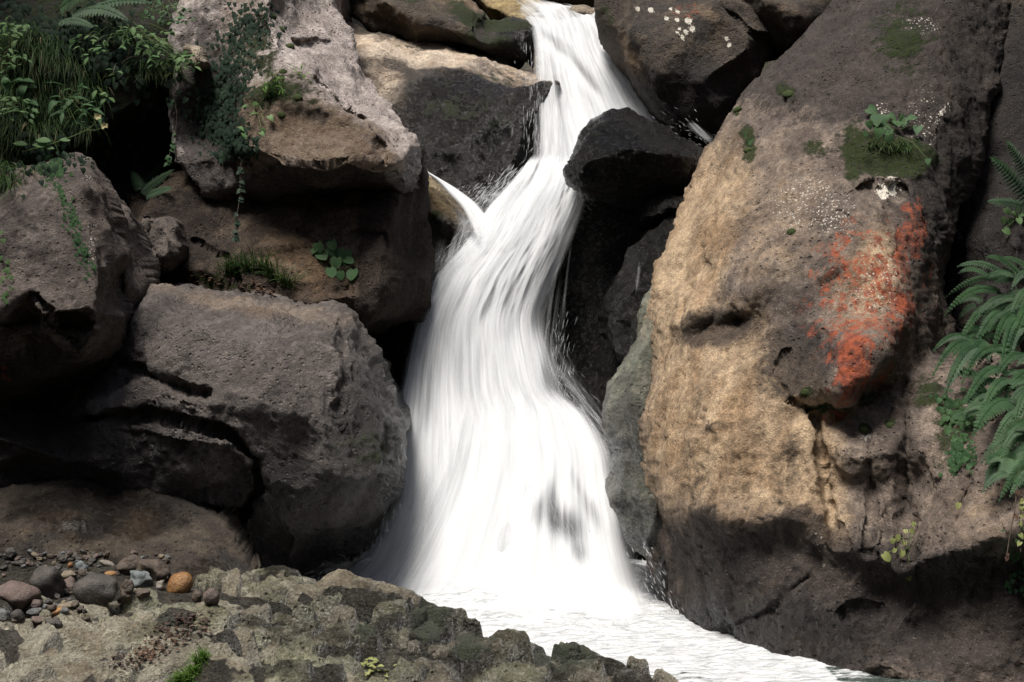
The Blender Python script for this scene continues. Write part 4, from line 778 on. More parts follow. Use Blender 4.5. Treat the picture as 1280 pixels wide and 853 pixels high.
# main slide
ML = [(668, 190, 8.15), (640, 228, 7.9), (607, 262, 7.65), (585, 300, 7.4), (545, 345, 7.2), (520, 400, 7.15), (505, 470, 7.05), (492, 540, 6.85), (482, 600, 6.7), (470, 655, 6.5), (440, 705, 6.42), (392, 736, 6.32), (372, 757, 6.0)]
MR = [(725, 190, 8.15), (740, 228, 7.9), (733, 262, 7.75), (716, 305, 7.55), (697, 350, 7.4), (680, 400, 7.25), (682, 450, 7.1), (705, 490, 6.95), (745, 520, 6.85), (772, 560, 6.7), (786, 615, 6.55), (794, 665, 6.42), (806, 705, 6.35), (822, 748, 6.15), (840, 782, 5.66)]
MR = [MR[i] for i in (0, 1, 2, 3, 4, 5, 7, 8, 9, 11, 12, 13, 14)]
w = new()
mh = [(706, 656, 36, 24, 50, .92), (672, 640, 9, 26, 12, 0.6), (738, 636, 10, 30, -24, 0.6), (655, 610, 10, 26, 10, 0.35), (724, 692, 12, 18, -16, 0.7), (690, 620, 9, 30, 4, .5), (640, 655, 8, 26, 8, .35), (718, 600, 8, 22, -20, .4), (690, 455, 12, 46, 10, 0.8), (735, 506, 26, 10, 40, 0.7), (570, 330, 16, 14, 30, 0.35), (655, 520, 14, 36, 10, 0.25)]
sheet(w, ML, MR, 130, 420, 0.10, 0.0, (0.03, 0.2), 1.6, mh, 0.022, 11, (0.05, 0.05))
sheet(w, ML, MR, 130, 420, 0.16, 0.07, (0.04, 0.35), 1.25, mh, 0.03, 13, (0.08, 0.07), 2.3)
sheet(w, ML, MR, 110, 360, 0.20, 0.13, (0.12, 0.45), 0.6, mh, 0.03, 17, (0.12, 0.1), 5.3, 0.02)
sheet(w, [(575, 462, 6.78), (550, 515, 6.7), (528, 580, 6.55), (500, 640, 6.42), (468, 692, 6.34), (425, 738, 6.24), (380, 762, 5.92)], [(690, 478, 6.92), (738, 510, 6.8), (764, 560, 6.65), (773, 615, 6.5), (785, 665, 6.38), (804, 722, 6.22), (838, 786, 5.62)], 120, 300, 0.16, 0.10, (0.35, 0.12), 1.2, [h_ for h_ in mh if h_[1] > 560], 0.02, 15, (0.2, 0.08), 3.9)
# loose strands fanning out over the dark wall on the right
sheet(w, [(690, 300, 7.5), (676, 380, 7.28), (668, 450, 7.1), (690, 500, 6.95), (720, 540, 6.8)], [(726, 280, 7.6), (718, 360, 7.42), (712, 430, 7.25), (745, 490, 7.1), (790, 560, 6.9)], 60, 200, 0.03, 0.02, (0.3, 0.6), 0.30, [], 0.03, 19, (0.1, 0.15), 8.8)
sheet(w, [(676, 440, 7.12), (700, 480, 6.98), (735, 515, 6.85), (765, 560, 6.7), (775, 610, 6.6)], [(700, 420, 7.2), (735, 460, 7.1), (768, 505, 7.0), (790, 560, 6.9), (790, 620, 6.75)], 60, 180, 0.03, 0.0, (0.15, 0.7), 0.34, [], 0.03, 23, (0.15, 0.1), 11.8)
sheet(w, [(385, 722, 6.16), (500, 716, 6.12), (620, 712, 6.08), (740, 710, 6.05), (838, 740, 5.95)], [(380, 750, 6.0), (500, 762, 5.75), (620, 770, 5.6), (740, 778, 5.5), (862, 796, 5.4)], 60, 200, 0.08, 0.03, (0.8, 0.9), 0.55, [], 0.03, 47, (0.15, 0.12), 15)
fm_ = finish(w, 'waterfall'); tag(fm_, 'broad lower slide of white water fanning out down to the pool', 'waterfall', kind='structure')

# thin left jet and loose strands under it
w = new()
sheet(w, [(529, 214, 7.5), (540, 222, 7.45), (556, 238, 7.38), (576, 260, 7.3), (588, 285, 7.25), (596, 312, 7.2), (600, 330, 7.2)], [(531, 212, 7.5), (546, 221, 7.45), (570, 234, 7.38), (595, 252, 7.3), (616, 275, 7.25), (632, 300, 7.2), (645, 325, 7.2)], 36, 120, 0.03, 0.0, (0.2, 0.25), 0.95, [], 0.02, 29, (0.0, 0.1))
sheet(w, [(566, 250, 7.3), (570, 280, 7.28), (560, 310, 7.22), (540, 340, 7.15)], [(600, 270, 7.25), (606, 300, 7.2), (596, 330, 7.15), (566, 365, 7.1)], 40, 100, 0.03, 0.02, (0.3, 0.1), 0.42, [], 0.02, 31, (0.2, 0.1), 4)
sheet(w, [(540, 300, 7.2), (532, 330, 7.16), (524, 360, 7.12)], [(585, 290, 7.2), (576, 330, 7.15), (560, 365, 7.1)], 30, 60, 0.02, 0.02, (0.3, 0.2), 0.3, [], 0.02, 33, (0.3, 0.1), 6)
fj = finish(w, 'waterfall'); tag(fj, 'thin white jet shooting over the small yellowish rock on the left', 'waterfall', kind='structure')
# trickles
w = new()
sheet(w, [(786, 655, 5.86), (802, 690, 5.7), (812, 720, 5.72), (828, 760, 5.78), (850, 800, 5.9)], [(806, 640, 5.72), (822, 690, 5.68), (832, 720, 5.74), (848, 760, 5.8), (872, 795, 5.9)], 30, 120, 0.03, 0.03, (0.3, 0.5), 0.28, [], 0.02, 37, (0.2, 0.05), 9)
sheet(w, [(796, 325, 6.6), (794, 345, 6.56), (790, 372, 6.5)], [(800, 325, 6.6), (800, 345, 6.56), (797, 372, 6.5)], 8, 40, 0.01, 0.03, (0.5, 0.5), 0.3, [], 0.004, 41, (0.2, 0.3), 2)
sheet(w, [(850, 150, 7.85), (862, 168, 7.75), (884, 186, 7.6)], [(866, 150, 7.8), (884, 164, 7.7), (902, 184, 7.55)], 14, 40, 0.01, 0.03, (0.3, 0.3), 0.35, [], 0.01, 43, (0.2, 0.3), 2)
ft = finish(w, 'trickle'); tag(ft, 'thin lacy trickles running down the wet rocks right of the fall', 'trickle', kind='structure')

# pool
def build_pool():
    xs = np.linspace(-2.4, 2.6, 420); ys = np.concatenate([np.linspace(-2, 3.6, 40), np.linspace(3.62, 7.2, 420)])
    X, Y = np.meshgrid(xs, ys); P = np.stack([X.ravel(), Y.ravel(), np.zeros(X.size)], 1)
    ang = math.radians(-28); u = P[:, 0] * math.cos(ang) + P[:, 1] * math.sin(ang); v = -P[:, 0] * math.sin(ang) + P[:, 1] * math.cos(ang)
    Q = np.stack([u * 2.2, v * 5.5, P[:, 2]], 1)
    churn = np.clip((P[:, 1] - 4.2) / 1.8, 0.12, 1)
    z = -1.035 + 0.045 * churn * fbm(Q, 4, 7) + 0.018 * fbm(Q * 3.1, 3, 9) * (0.4 + churn)
    d = np.abs(P[:, 0] + 0.05 * P[:, 1]); foot = np.exp(-((P[:, 1] - 6.35) / 0.45) ** 2) * np.exp(-((P[:, 0] - 0.0) / 0.8) ** 4)
    z = z + 0.10 * foot * (0.9 + 0.3 * fbm(Q * 2, 3, 12))
    px = P[:, 0] / np.maximum(P[:, 1], 0.3) * F + 640
    foam = np.interp(P[:, 1], [0, 4.3, 4.85, 5.3, 5.8], [0.1, 0.32, 0.55, 0.85, 1.6])
    foam = foam + 0.4 * np.exp(-((P[:, 1] - 4.9 - 0.8 * (0.75 - P[:, 0])) / 0.35) ** 2) * (P[:, 0] < 1.0)
    foam = foam - np.clip((P[:, 0] - 0.95) * 1.6, 0, 1.0)
    co = np.stack([P[:, 0], P[:, 1], z], 1); ny, nx = X.shape; idg = np.arange(nx * ny).reshape(ny, nx)
    q = np.stack([idg[:-1, :-1], idg[:-1, 1:], idg[1:, 1:], idg[1:, :-1]], -1).reshape(-1, 4)
    me = make_mesh('water', co, q.ravel(), np.full(len(q), 4), M_POOL, True, dict(foam=foam))
    tag(link('water', me), 'churning white pool at the foot of the fall turning clear green at right', kind='structure')
build_pool()

# flying spray
def build_spray():
    rnd = random.Random(4); mb = MB()
    def burst(n, x0, y0, x1, y1, Y0, Y1, ang, sp, ln, wd=0.0016, bias=1.0):
        for _ in range(n):
            t = rnd.random() ** bias; s = rnd.gauss(0, 1)
            px = x0 + (x1 - x0) * t + rnd.gauss(0, 9) ; py = y0 + (y1 - y0) * t + rnd.gauss(0, 9)
            Y = Y0 + (Y1 - Y0) * rnd.random(); p = W(px, py, Y); a = math.radians(ang + rnd.gauss(0, sp))
            d = Vector((math.cos(a), rnd.gauss(0, .2), -math.sin(a))) * ln * (0.3 + rnd.random()); n_ = Vector((math.sin(a), 0, math.cos(a))) * wd * (0.4 + rnd.random())
            k = Vector((0, 1, 0)) * n_.length
            mb.add([p - d * .5, p + n_, p + k, p - n_, p - k, p + d * .5], [(0, 1, 4), (0, 4, 3), (0, 3, 2), (0, 2, 1), (5, 4, 1), (5, 3, 4), (5, 2, 3), (5, 1, 2)])
    burst(260, 655, 215, 600, 262, 7.6, 7.85, 132, 10, 0.07)
    burst(160, 640, 235, 560, 255, 7.5, 7.7, 140, 12, 0.05)
    burst(100, 600, 285, 548, 345, 7.05, 7.2, 128, 7, 0.05)
    burst(120, 664, 60, 668, 200, 8.0, 8.2, 92, 4, 0.05)
    burst(90, 700, 400, 700, 520, 6.8, 7.0, 100, 9, 0.05, .001)
    burst(120, 705, 480, 770, 570, 6.6, 6.85, 48, 8, 0.06, .001)
    burst(200, 395, 722, 470, 700, 6.2, 6.35, -40, 22, 0.05)
    burst(120, 470, 690, 500, 640, 6.3, 6.4, 100, 10, 0.06)
    burst(100, 655, 620, 745, 700, 6.2, 6.3, 65, 8, 0.05, .001)
    burst(80, 835, 140, 895, 190, 7.7, 7.85, 35, 15, 0.03)
    burst(120, 800, 690, 860, 800, 5.65, 5.8, 62, 12, 0.03)
    burst(60, 725, 235, 735, 250, 7.3, 7.4, 20, 25, 0.03)
    o = mb.build('spray', M_DROP); tag(o, 'fine white droplets and streaks flying off the edges of the fall', 'spray', kind='stuff')
build_spray()

# ------------------------------------------------------------------ plants
M_FERN = leaf_mat('fern_green', (0.022, 0.055, 0.022), (0.05, 0.105, 0.042), 0.25)
M_BRIGHT = leaf_mat('leaf_light_green', (0.095, 0.18, 0.07), (0.18, 0.28, 0.115))
M_MID = leaf_mat('leaf_mid_green', (0.055, 0.12, 0.05), (0.10, 0.185, 0.08))
M_IVY = leaf_mat('ivy_dark', (0.014, 0.028, 0.017), (0.034, 0.058, 0.034), 0.12)
M_GRASS = leaf_mat('grass_dull_green', (0.035, 0.075, 0.02), (0.075, 0.115, 0.038), 0.3)
M_GRASSB = leaf_mat('grass_fresh_green', (0.11, 0.22, 0.04), (0.18, 0.30, 0.07), 0.35)
M_STRAW = leaf_mat('dry_straw', (0.22, 0.17, 0.10), (0.32, 0.26, 0.16), 0.2)
M_DEAD = leaf_mat('dead_leaf', (0.045, 0.028, 0.024), (0.12, 0.07, 0.045), 0.1)
M_YEL = leaf_mat('leaf_yellow_green', (0.22, 0.25, 0.08), (0.35, 0.36, 0.15), 0.3)
M_STEM = leaf_mat('stem_green', (0.10, 0.15, 0.05), (0.16, 0.19, 0.08), 0.1)
M_FLOWER = leaf_mat('flower_cream', (0.50, 0.45, 0.22), (0.62, 0.56, 0.34), 0.3)

SHAPES = {'oval': [(0, .04), (.15, .6), (.35, .95), (.55, 1), (.78, .62), (1, 0)], 'lance': [(0, .1), (.2, .75), (.4, 1), (.65, .75), (.85, .35), (1, 0)],
          'heart': [(-.12, .55), (.02, .95), (.25, 1), (.5, .82), (.75, .45), (1, 0)], 'round': [(-.15, .5), (.02, .85), (.3, 1), (.6, .92), (.85, .55), (1, .12)]}
def leaf(mb, base, d, nrm, L, Wd, shape='oval', fold=.18, droop=.15):
    d = Vector(d).normalized(); nrm = Vector(nrm); s = d.cross(nrm)
    if s.length < 1e-3: s = d.cross(Vector((.3, .5, .8)))
    s.normalize(); n = s.cross(d).normalized(); base = Vector(base); vs = []; prof = SHAPES[shape]
    for t, w in prof:
        c = base + d * (L * t) - n * (droop * L * t * t)
        vs += [c + s * (w * Wd / 2) + n * (fold * w * Wd), c if t >= 0 else base, c - s * (w * Wd / 2) + n * (fold * w * Wd)]
    fs = []
    for i in range(len(prof) - 1):
        a = i * 3; fs += [(a, a + 3, a + 4, a + 1), (a + 1, a + 4, a + 5, a + 2)]
    mb.add(vs, fs)

def frond(parent, p0, p1, nrm, width, pairs=15, sag=.18, mat=None, teeth=True, seed=0):
    """one fern frond: curved rachis with comb-toothed leaflets"""
    rnd = random.Random(seed); p0, p1 = Vector(p0), Vector(p1); L = (p1 - p0).length; nrm = Vector(nrm).normalized(); mb = MB()
    def at(t): return p0.lerp(p1, t) + Vector((0, 0, 1)) * L * sag * 4 * t * (1 - t)
    pts = [at(i / 10) for i in range(11)]; mb.tube(pts, L * .010, L * .003, 4)
    for i in range(pairs):
        t = .10 + .9 * (i + .5) / pairs; c = at(t); d = (at(min(1, t + .03)) - at(max(0, t - .03))).normalized(); s = d.cross(nrm).normalized()
        w = width * .5 * math.sin(math.pi * (0.18 + .82 * t) ** .85) ** .7 * (1 if t < .93 else .6)
        for sg in (-1, 1):
            dd = (s * sg + d * (.35 + .25 * t) + nrm * rnd.uniform(-.05, .15) - Vector((0, 0, .22))).normalized(); ll = w * rnd.uniform(.88, 1.08); bw = L / pairs * .95
            if not teeth: leaf(mb, c, dd, nrm, ll, bw * .75, 'lance', .1, .2); continue
            up = dd.cross(nrm).normalized(); m = max(4, int(ll / (bw * .42))); vs = []; n2 = up.cross(dd).normalized()
            for j in range(m + 1):
                u = j / m; q = c + dd * (ll * u) - n2 * (.12 * ll * u * u) * -1 * 0 - Vector((0, 0, .12 * ll * u * u)); ww = bw * .5 * (1 - u ** 1.6) + .0004
                vs += [q + up * ww * 1.0 + dd * ww * .45, q, q - up * ww * 1.0 + dd * ww * .45, q + up * ww * .55, q - up * ww * .55]
            fs = []
            for j in range(m):
                a = j * 5; fs += [(a + 1, a + 3, a), (a + 1, a + 6, a + 8, a), (a + 1, a + 2, a + 4), (a + 1, a + 2, a + 9, a + 6)]
            mb.add(vs, [f for f in fs])
    return mb.build('frond', mat or M_FERN, parent, False)

def near(p, d):
    """shift a point towards the viewer's side by d metres"""
    return p - Vector((0, 1, 0)) * d

def fill(x0, y0, x1, y1, n, seed):
    r = random.Random(seed); o = []
    for _ in range(n):
        x, y = r.uniform(x0, x1), r.uniform(y0, y1); a = math.radians(r.uniform(-35, 55)); L = r.uniform(30, 48); o.append((x + L * math.cos(a), y - L * math.sin(a) * .55, x, y + r.uniform(0, 14)))
    return o
def fern(name, root_px, fronds, label, width=.07, pairs=15, mat=None, seed=0, rocks=None, group=None, lift=(.05, .16), sag=.16):
    p, n = hit(*root_px, rocks); root = empty(name, p, label, 'fern', group); rnd = random.Random(seed)
    for k, f in enumerate(fronds):
        x0, y0, x1, y1 = f[:4]; w = f[4] if len(f) > 4 else width
        a, na = hit(x0, y0, rocks); b, nb_ = hit(x1, y1, rocks); Yb = min(b.y, a.y + .05)
        A = W(x0, y0, a.y - lift[0] * rnd.uniform(.6, 1.4)); B = W(x1, y1, Yb - lift[1] * rnd.uniform(.6, 1.3))
        nrm = Vector((rnd.uniform(-.35, .2), -.8, rnd.uniform(.35, .8)))
        frond(root, A, B, nrm, w * rnd.uniform(.85, 1.1), pairs, sag, mat, True, seed * 50 + k)
    return root

def leafy(name, root_px, leaves, label, cat='plant', shape='heart', mat=None, seed=0, rocks=None, lift=.06, dirn=(0, -.3, -.9), group=None, stem=True, ratio=.95):
    """leaves: (px, py, diameter px): a plant whose stalks spring from root_px"""
    p, n = hit(*root_px, rocks); root = empty(name, p, label, cat, group); rnd = random.Random(seed); st = MB()
    for k, (x, y, dpx) in enumerate(leaves):
        h, hn = hit(x, y, rocks); Y = min(h.y, p.y + .1) - lift * rnd.uniform(.4, 1.3); c = W(x, y, Y); L = dpx * Y / F
        d = Vector(dirn) + Vector((rnd.uniform(-.9, .9), rnd.uniform(-.3, .3), rnd.uniform(-.4, .6))); nr = Vector((rnd.uniform(-.4, .4), -.75, rnd.uniform(.3, 1.0)))
        mb = MB(); leaf(mb, c - d.normalized() * L * .4, d, nr, L, L * ratio, shape, rnd.uniform(.02, .2), rnd.uniform(0, .3)); mb.build('leaf', mat or M_MID, root, True)
        b = c - d.normalized() * L * .4; m = p.lerp(b, .5) + Vector((0, -.02, .015)); st.tube([p + Vector((0, .01, 0)), m, b], .0012, .0008, 4)
    if stem: st.build('stem', M_STEM, root)
    return root

# --- right ferns
fern('fern', (1286, 250), [(1292, 262, 1238, 196, .085), (1290, 236, 1258, 176, .08), (1292, 262, 1234, 252, .075), (1296, 250, 1280, 200, .07)], 'small fern with two upright fronds near the top of the right edge', pairs=17, seed=2, sag=.06)
fern('fern', (1275, 380), [(1262, 350, 1196, 334), (1262, 352, 1182, 372), (1252, 368, 1180, 396), (1280, 352, 1232, 322), (1300, 352, 1252, 322), (1284, 358, 1284, 318), (1290, 362, 1262, 402), (1266, 372, 1216, 402), (1250, 384, 1196, 436), (1262, 392, 1214, 446), (1292, 392, 1244, 412), (1300, 402, 1262, 448), (1276, 402, 1238, 450), (1310, 372, 1290, 420)] + fill(1196, 338, 1290, 445, 34, 1),
     'large green fern at the right edge, upper mass of drooping fronds', .048, 20, seed=3)
fern('fern', (1270, 470), [(1226, 438, 1166, 440), (1232, 446, 1166, 470), (1240, 452, 1182, 492, .085), (1256, 448, 1202, 480), (1262, 470, 1206, 506), (1290, 452, 1240, 480), (1300, 470, 1250, 512), (1272, 488, 1226, 520), (1250, 482, 1216, 500), (1300, 498, 1268, 530), (1290, 440, 1256, 470)] + fill(1186, 440, 1290, 520, 28, 2),
     'large green fern at the right edge below the upper mass, fronds reaching left', .048, 20, seed=4)
fern('fern', (1285, 540), [(1272, 512, 1216, 546, .09), (1290, 520, 1240, 560), (1300, 545, 1226, 580, .085), (1296, 560, 1228, 616, .08), (1302, 575, 1248, 628), (1310, 540, 1262, 590), (1300, 590, 1262, 622)] + fill(1228, 520, 1292, 612, 24, 3),
     'lowest green fern at the right edge hanging above the bare brown rock', .048, 20, seed=5)
leafy('creeping_plant', (1276, 276), [(1259, 264, 9), (1268, 268, 10), (1254, 276, 10), (1263, 277, 9), (1274, 276, 9), (1258, 289, 10), (1277, 268, 9), (1272, 262, 7)], 'pale round-leaved creeper between the two ferns at the right edge', 'plant', 'round', M_BRIGHT, 6)
leafy('broad_leaf_plant', (1285, 570), [(1262, 582, 26), (1278, 574, 22), (1270, 598, 14)], 'broad pale leaf poking out among the lowest fern fronds', 'plant', 'oval', M_MID, 7, dirn=(-.9, -.2, -.1), lift=.2)
# --- plants on the tan boulder
leafy('heart_leaf_plant', (1118, 168), [(1090, 139, 15), (1096, 150, 17), (1104, 158, 15), (1111, 167, 15), (1098, 166, 15), (1087, 156, 12), (1115, 146, 12), (1122, 154, 14), (1130, 153, 14), (1139, 148, 13), (1147, 162, 13), (1107, 148, 12), (1112, 174, 12), (1126, 147, 10), (1082, 168, 8), (1160, 202, 8)],
      'bright heart-leaved plant growing from the mossy ledge on the tan boulder', 'plant', 'heart', M_MID, 8)
leafy('small_seedling', (935, 182), [(932, 168, 11), (938, 178, 12), (934, 175, 8)], 'tiny two-leaved seedling on the left edge of the tan boulder', 'plant', 'lance', M_MID, 9, ratio=.45, dirn=(.5, -.3, .8))
leafy('yellowing_plant', (1135, 690), [(1122, 672, 8), (1130, 678, 8), (1116, 676, 7), (1140, 664, 7), (1108, 696, 12), (1128, 692, 8), (1118, 688, 6), (1136, 722, 9), (1142, 655, 6), (1132, 664, 6), (1198, 632, 8)], 'sparse yellow green plant in the lower groove of the tan boulder', 'plant', 'round', M_YEL, 10)
# --- left bank
leafy('round_leaf_plant', (420, 334), [(398, 309, 13), (415, 306, 12), (403, 320, 15), (416, 314, 15), (431, 319, 17), (420, 328, 14), (414, 340, 13), (426, 344, 11), (440, 342, 15), (393, 313, 9), (436, 326, 12)], 'round-leaved plant in the notch of the brown shelf beside the fall', 'plant', 'round', M_MID, 12, ratio=1.1)
fern('fern', (188, 246), [(172, 246, 218, 212, .085), (170, 240, 206, 204, .07), (180, 246, 216, 236, .07), (178, 240, 164, 214, .06)], 'small dull green fern in the dark gap above the jutting rock', .06, 22, seed=13, lift=(.1, .14), sag=.05)
fern('fern', (96, 26), [(92, 24, 188, 4, .11), (84, 22, 160, 26, .10), (70, 16, 120, -6, .10), (70, 30, 118, 36, .09)], 'fern with long pale frond at the top of the left bank', .1, 18, seed=14, lift=(.15, .3), sag=.1)

def scatter_leaves(name, root_px, pts, label, mat, size=(8, 13), shape='oval', ratio=.5, seed=0, per=5, spread=7, lift=.15, cat='plant', group=None, rocks=None, dirn=(0, -.5, -.35)):
    """a leafy spray: clusters of small leaves on thin twigs"""
    rnd = random.Random(seed); p, n = hit(*root_px, rocks); root = empty(name, p, label, cat, group); mb = MB(); st = MB()
    for x, y in pts:
        h, _ = hit(x, y, rocks); Y = min(h.y, p.y + .15) - lift * rnd.uniform(.5, 1.2); c = W(x, y, Y)
        st.tube([p, p.lerp(c, .6) + Vector((0, -.03, .03)), c], .0016, .0008, 4)
        for _ in range(per):
            a = rnd.uniform(0, 2 * math.pi); L = rnd.uniform(*size) * Y / F
            d = Vector((math.cos(a), -.35, math.sin(a) * .6)) + Vector(dirn) * .4; b = c + Vector((rnd.gauss(0, 1), rnd.gauss(0, .6), rnd.gauss(0, .7))) * spread * .5 * Y / F
            leaf(mb, b, d, (rnd.uniform(-.4, .4), -.5, 1), L, L * ratio, shape, .12, .3)
    mb.build('foliage', mat, root, True); st.build('stem', M_STEM, root); return root

scatter_leaves('leafy_shrub', (160, 40), [(150, 46), (163, 40), (175, 36), (182, 44), (190, 50), (172, 55), (185, 60), (198, 58), (208, 56), (205, 68), (190, 68), (218, 68), (228, 68), (236, 72), (240, 80), (232, 82), (222, 78), (196, 76), (160, 52), (212, 40), (150, 40), (130, 60), (120, 44), (110, 66), (96, 52)],
               'leafy shrub with small bright leaves beside the pale chip of rock', M_BRIGHT, (7, 13), 'oval', .5, 21, 7, 10, .22)
scatter_leaves('leafy_shrub', (205, 8), [(190, 10), (205, 14), (215, 8), (222, 18), (228, 24), (200, 26), (214, 28), (232, 14), (196, 4), (186, 20)], 'small-leaved shrub at the top edge above the bright shrub', M_MID, (6, 9), 'oval', .6, 22, 6, 10, .25)
scatter_leaves('leafy_plant', (20, 70), [(4, 30), (14, 34), (20, 40), (6, 44), (2, 38), (26, 34)], 'pale leafy weed in the top left corner', M_BRIGHT, (9, 15), 'oval', .5, 23, 5, 12, .3)
scatter_leaves('leafy_plant', (10, 90), [(6, 66), (14, 72), (24, 72), (32, 74), (8, 80), (18, 84), (2, 92)], 'small-leaved weed hanging at the left edge, upper of two', M_BRIGHT, (6, 10), 'oval', .5, 24, 5, 10, .3)
scatter_leaves('leafy_plant', (10, 150), [(4, 126), (14, 124), (24, 130), (34, 136), (40, 142), (12, 136), (26, 140), (4, 142)], 'small-leaved weed hanging at the left edge, lower of two', M_BRIGHT, (7, 11), 'oval', .5, 25, 6, 10, .3)
scatter_leaves('leafy_plant', (80, 130), [(78, 118), (90, 122), (100, 130), (108, 134), (84, 130), (92, 138), (74, 124), (102, 140), (94, 114), (96, 156), (88, 148)], 'weed with long pointed leaves in the middle of the left bank', M_MID, (16, 26), 'lance', .3, 26, 3, 12, .3, dirn=(.9, -.5, -.3))
scatter_leaves('leafy_plant', (115, 124), [(120, 114), (130, 116), (134, 122), (146, 90), (144, 94), (128, 112)], 'few oval leaves jutting into the dark gap beside the grassy bank', M_BRIGHT, (8, 13), 'oval', .5, 27, 2, 8, .25)
scatter_leaves('leafy_plant', (20, 115), [(10, 100), (24, 108), (30, 116), (8, 104)], 'broad-leaved weed at the left edge between two small-leaved weeds', M_MID, (18, 30), 'oval', .5, 28, 2, 12, .28)
scatter_leaves('leafy_plant', (340, 95), [(338, 104), (346, 100), (330, 108), (374, 86), (376, 92), (352, 112)], 'small weeds with moss on the shoulder of the leaning boulder', M_GRASSB, (6, 10), 'lance', .3, 29, 6, 7, .06)
scatter_leaves('ivy_sprig', (320, 140), [(312, 134), (318, 142), (330, 144), (308, 164), (328, 168), (334, 162), (312, 136), (304, 160), (322, 134)], 'bright green ivy sprig below the mossy shoulder of the leaning boulder', M_BRIGHT, (8, 10), 'heart', .9, 30, 1, 6, .08)

# ivy: many small dark leaves
def ivy(px_list, n, spread, label, mat, seed, rocks, size=(6, 9), lift=.04):
    rnd = random.Random(seed); mb = MB()
    for _ in range(n):
        i = rnd.randrange(len(px_list) - 1); t = rnd.random(); x = px_list[i][0] * (1 - t) + px_list[i + 1][0] * t + rnd.gauss(0, spread); y = px_list[i][1] * (1 - t) + px_list[i + 1][1] * t + rnd.gauss(0, spread * .7)
        h, _n = hit(x, y, rocks); L = rnd.uniform(*size) * h.y / F; c = h - Vector((0, 1, 0)) * lift * rnd.random()
        leaf(mb, c, (rnd.uniform(-.7, .7), -.2, -1), _n * .6 + Vector((rnd.uniform(-.3, .3), -.6, rnd.uniform(.1, .8))), L, L * .95, 'heart', .12, .2)
    o = mb.build('ivy', mat, None, True); tag(o, label, 'ivy', kind='stuff'); recentre(o)
ivy([(322, 8), (300, 60), (285, 110), (268, 150), (300, 185)], 900, 16, 'dark ivy covering the left flank of the leaning boulder', M_IVY, 41, None, (4, 7))
ivy([(290, 95), (270, 140), (285, 190), (316, 180)], 170, 12, 'dark ivy hanging at the lower flank of the leaning boulder', M_IVY, 42, None, (5, 8))
ivy([(30, 188), (50, 205), (72, 232), (82, 250), (90, 275), (98, 290), (108, 325), (114, 345)], 120, 5, 'ivy strand with small pale leaves trailing down the left-edge boulder', M_MID, 43, None, (4, 6), .02)
ivy([(10, 175), (40, 190), (60, 205), (76, 215)], 200, 9, 'ivy mat where the grassy bank meets the left-edge boulder', M_MID, 44, None, (4, 7), .05)
ivy([(2, 280), (6, 330), (4, 375)], 26, 5, 'few ivy leaves at the left edge of the picture', M_BRIGHT, 45, None, (5, 7), .03)
ivy([(1180, 495), (1192, 520), (1200, 560), (1196, 580)], 260, 10, 'creeping tiny-leaved greenery below the big ferns', M_MID, 46, None, (4, 8), .04)
ivy([(1265, 660), (1275, 700), (1270, 740)], 40, 8, 'sparse creeping leaves in the lower right corner', M_MID, 47, None, (4, 7), .03)
ivy([(0, 20), (60, 50), (130, 60), (60, 120), (120, 180), (20, 200), (90, 90), (140, 20), (200, 110)], 1700, 22, 'low dark leaf cover between the grasses of the left bank', M_IVY, 48, None, (5, 9), .12)

def vine(pts, label, seed, nleaf=10, mat=M_IVY, size=(5, 8), rocks=None):
    rnd = random.Random(seed); P = []
    for x, y in pts: h, _ = hit(x, y, rocks); P.append(h.y)
    Y = min(P) - .05; Q = [W(x, y, Y) for x, y in pts]; root = empty('vine', Q[0], label, 'vine'); mb = MB(); mb.tube(Q, .0022, .0014, 5); mb.build('stem', M_BARK, root)
    lf = MB()
    for _ in range(nleaf):
        t = rnd.random() * (len(Q) - 1.001); i = int(t); c = Q[i].lerp(Q[i + 1], t - i); L = rnd.uniform(*size) * Y / F
        leaf(lf, c, (rnd.uniform(-1, 1), -.2, -.5), (rnd.uniform(-.3, .3), -.7, .6), L, L * .9, 'heart', .1, .2)
    if nleaf: lf.build('foliage', mat, root, True)
vine([(303, 192), (300, 215), (301, 240), (296, 270), (295, 300)], 'thin ivy vine hanging in front of the dark overhang', 51, 26)
vine([(216, 120), (221, 140), (220, 165), (214, 185), (209, 205)], 'thin vine hanging in the dark gap left of the leaning boulder', 52, 10, M_MID)
vine([(210, 0), (206, 14), (200, 30)], 'short bare vine hanging at the top edge by the shrubs', 53, 2)
vine([(1272, 608), (1268, 640), (1262, 670), (1258, 700)], 'bare root hanging under the lowest fern', 54, 4, M_DEAD)
vine([(1280, 620), (1274, 650), (1276, 690)], 'crooked dry root at the right edge under the ferns', 55, 8, M_YEL)

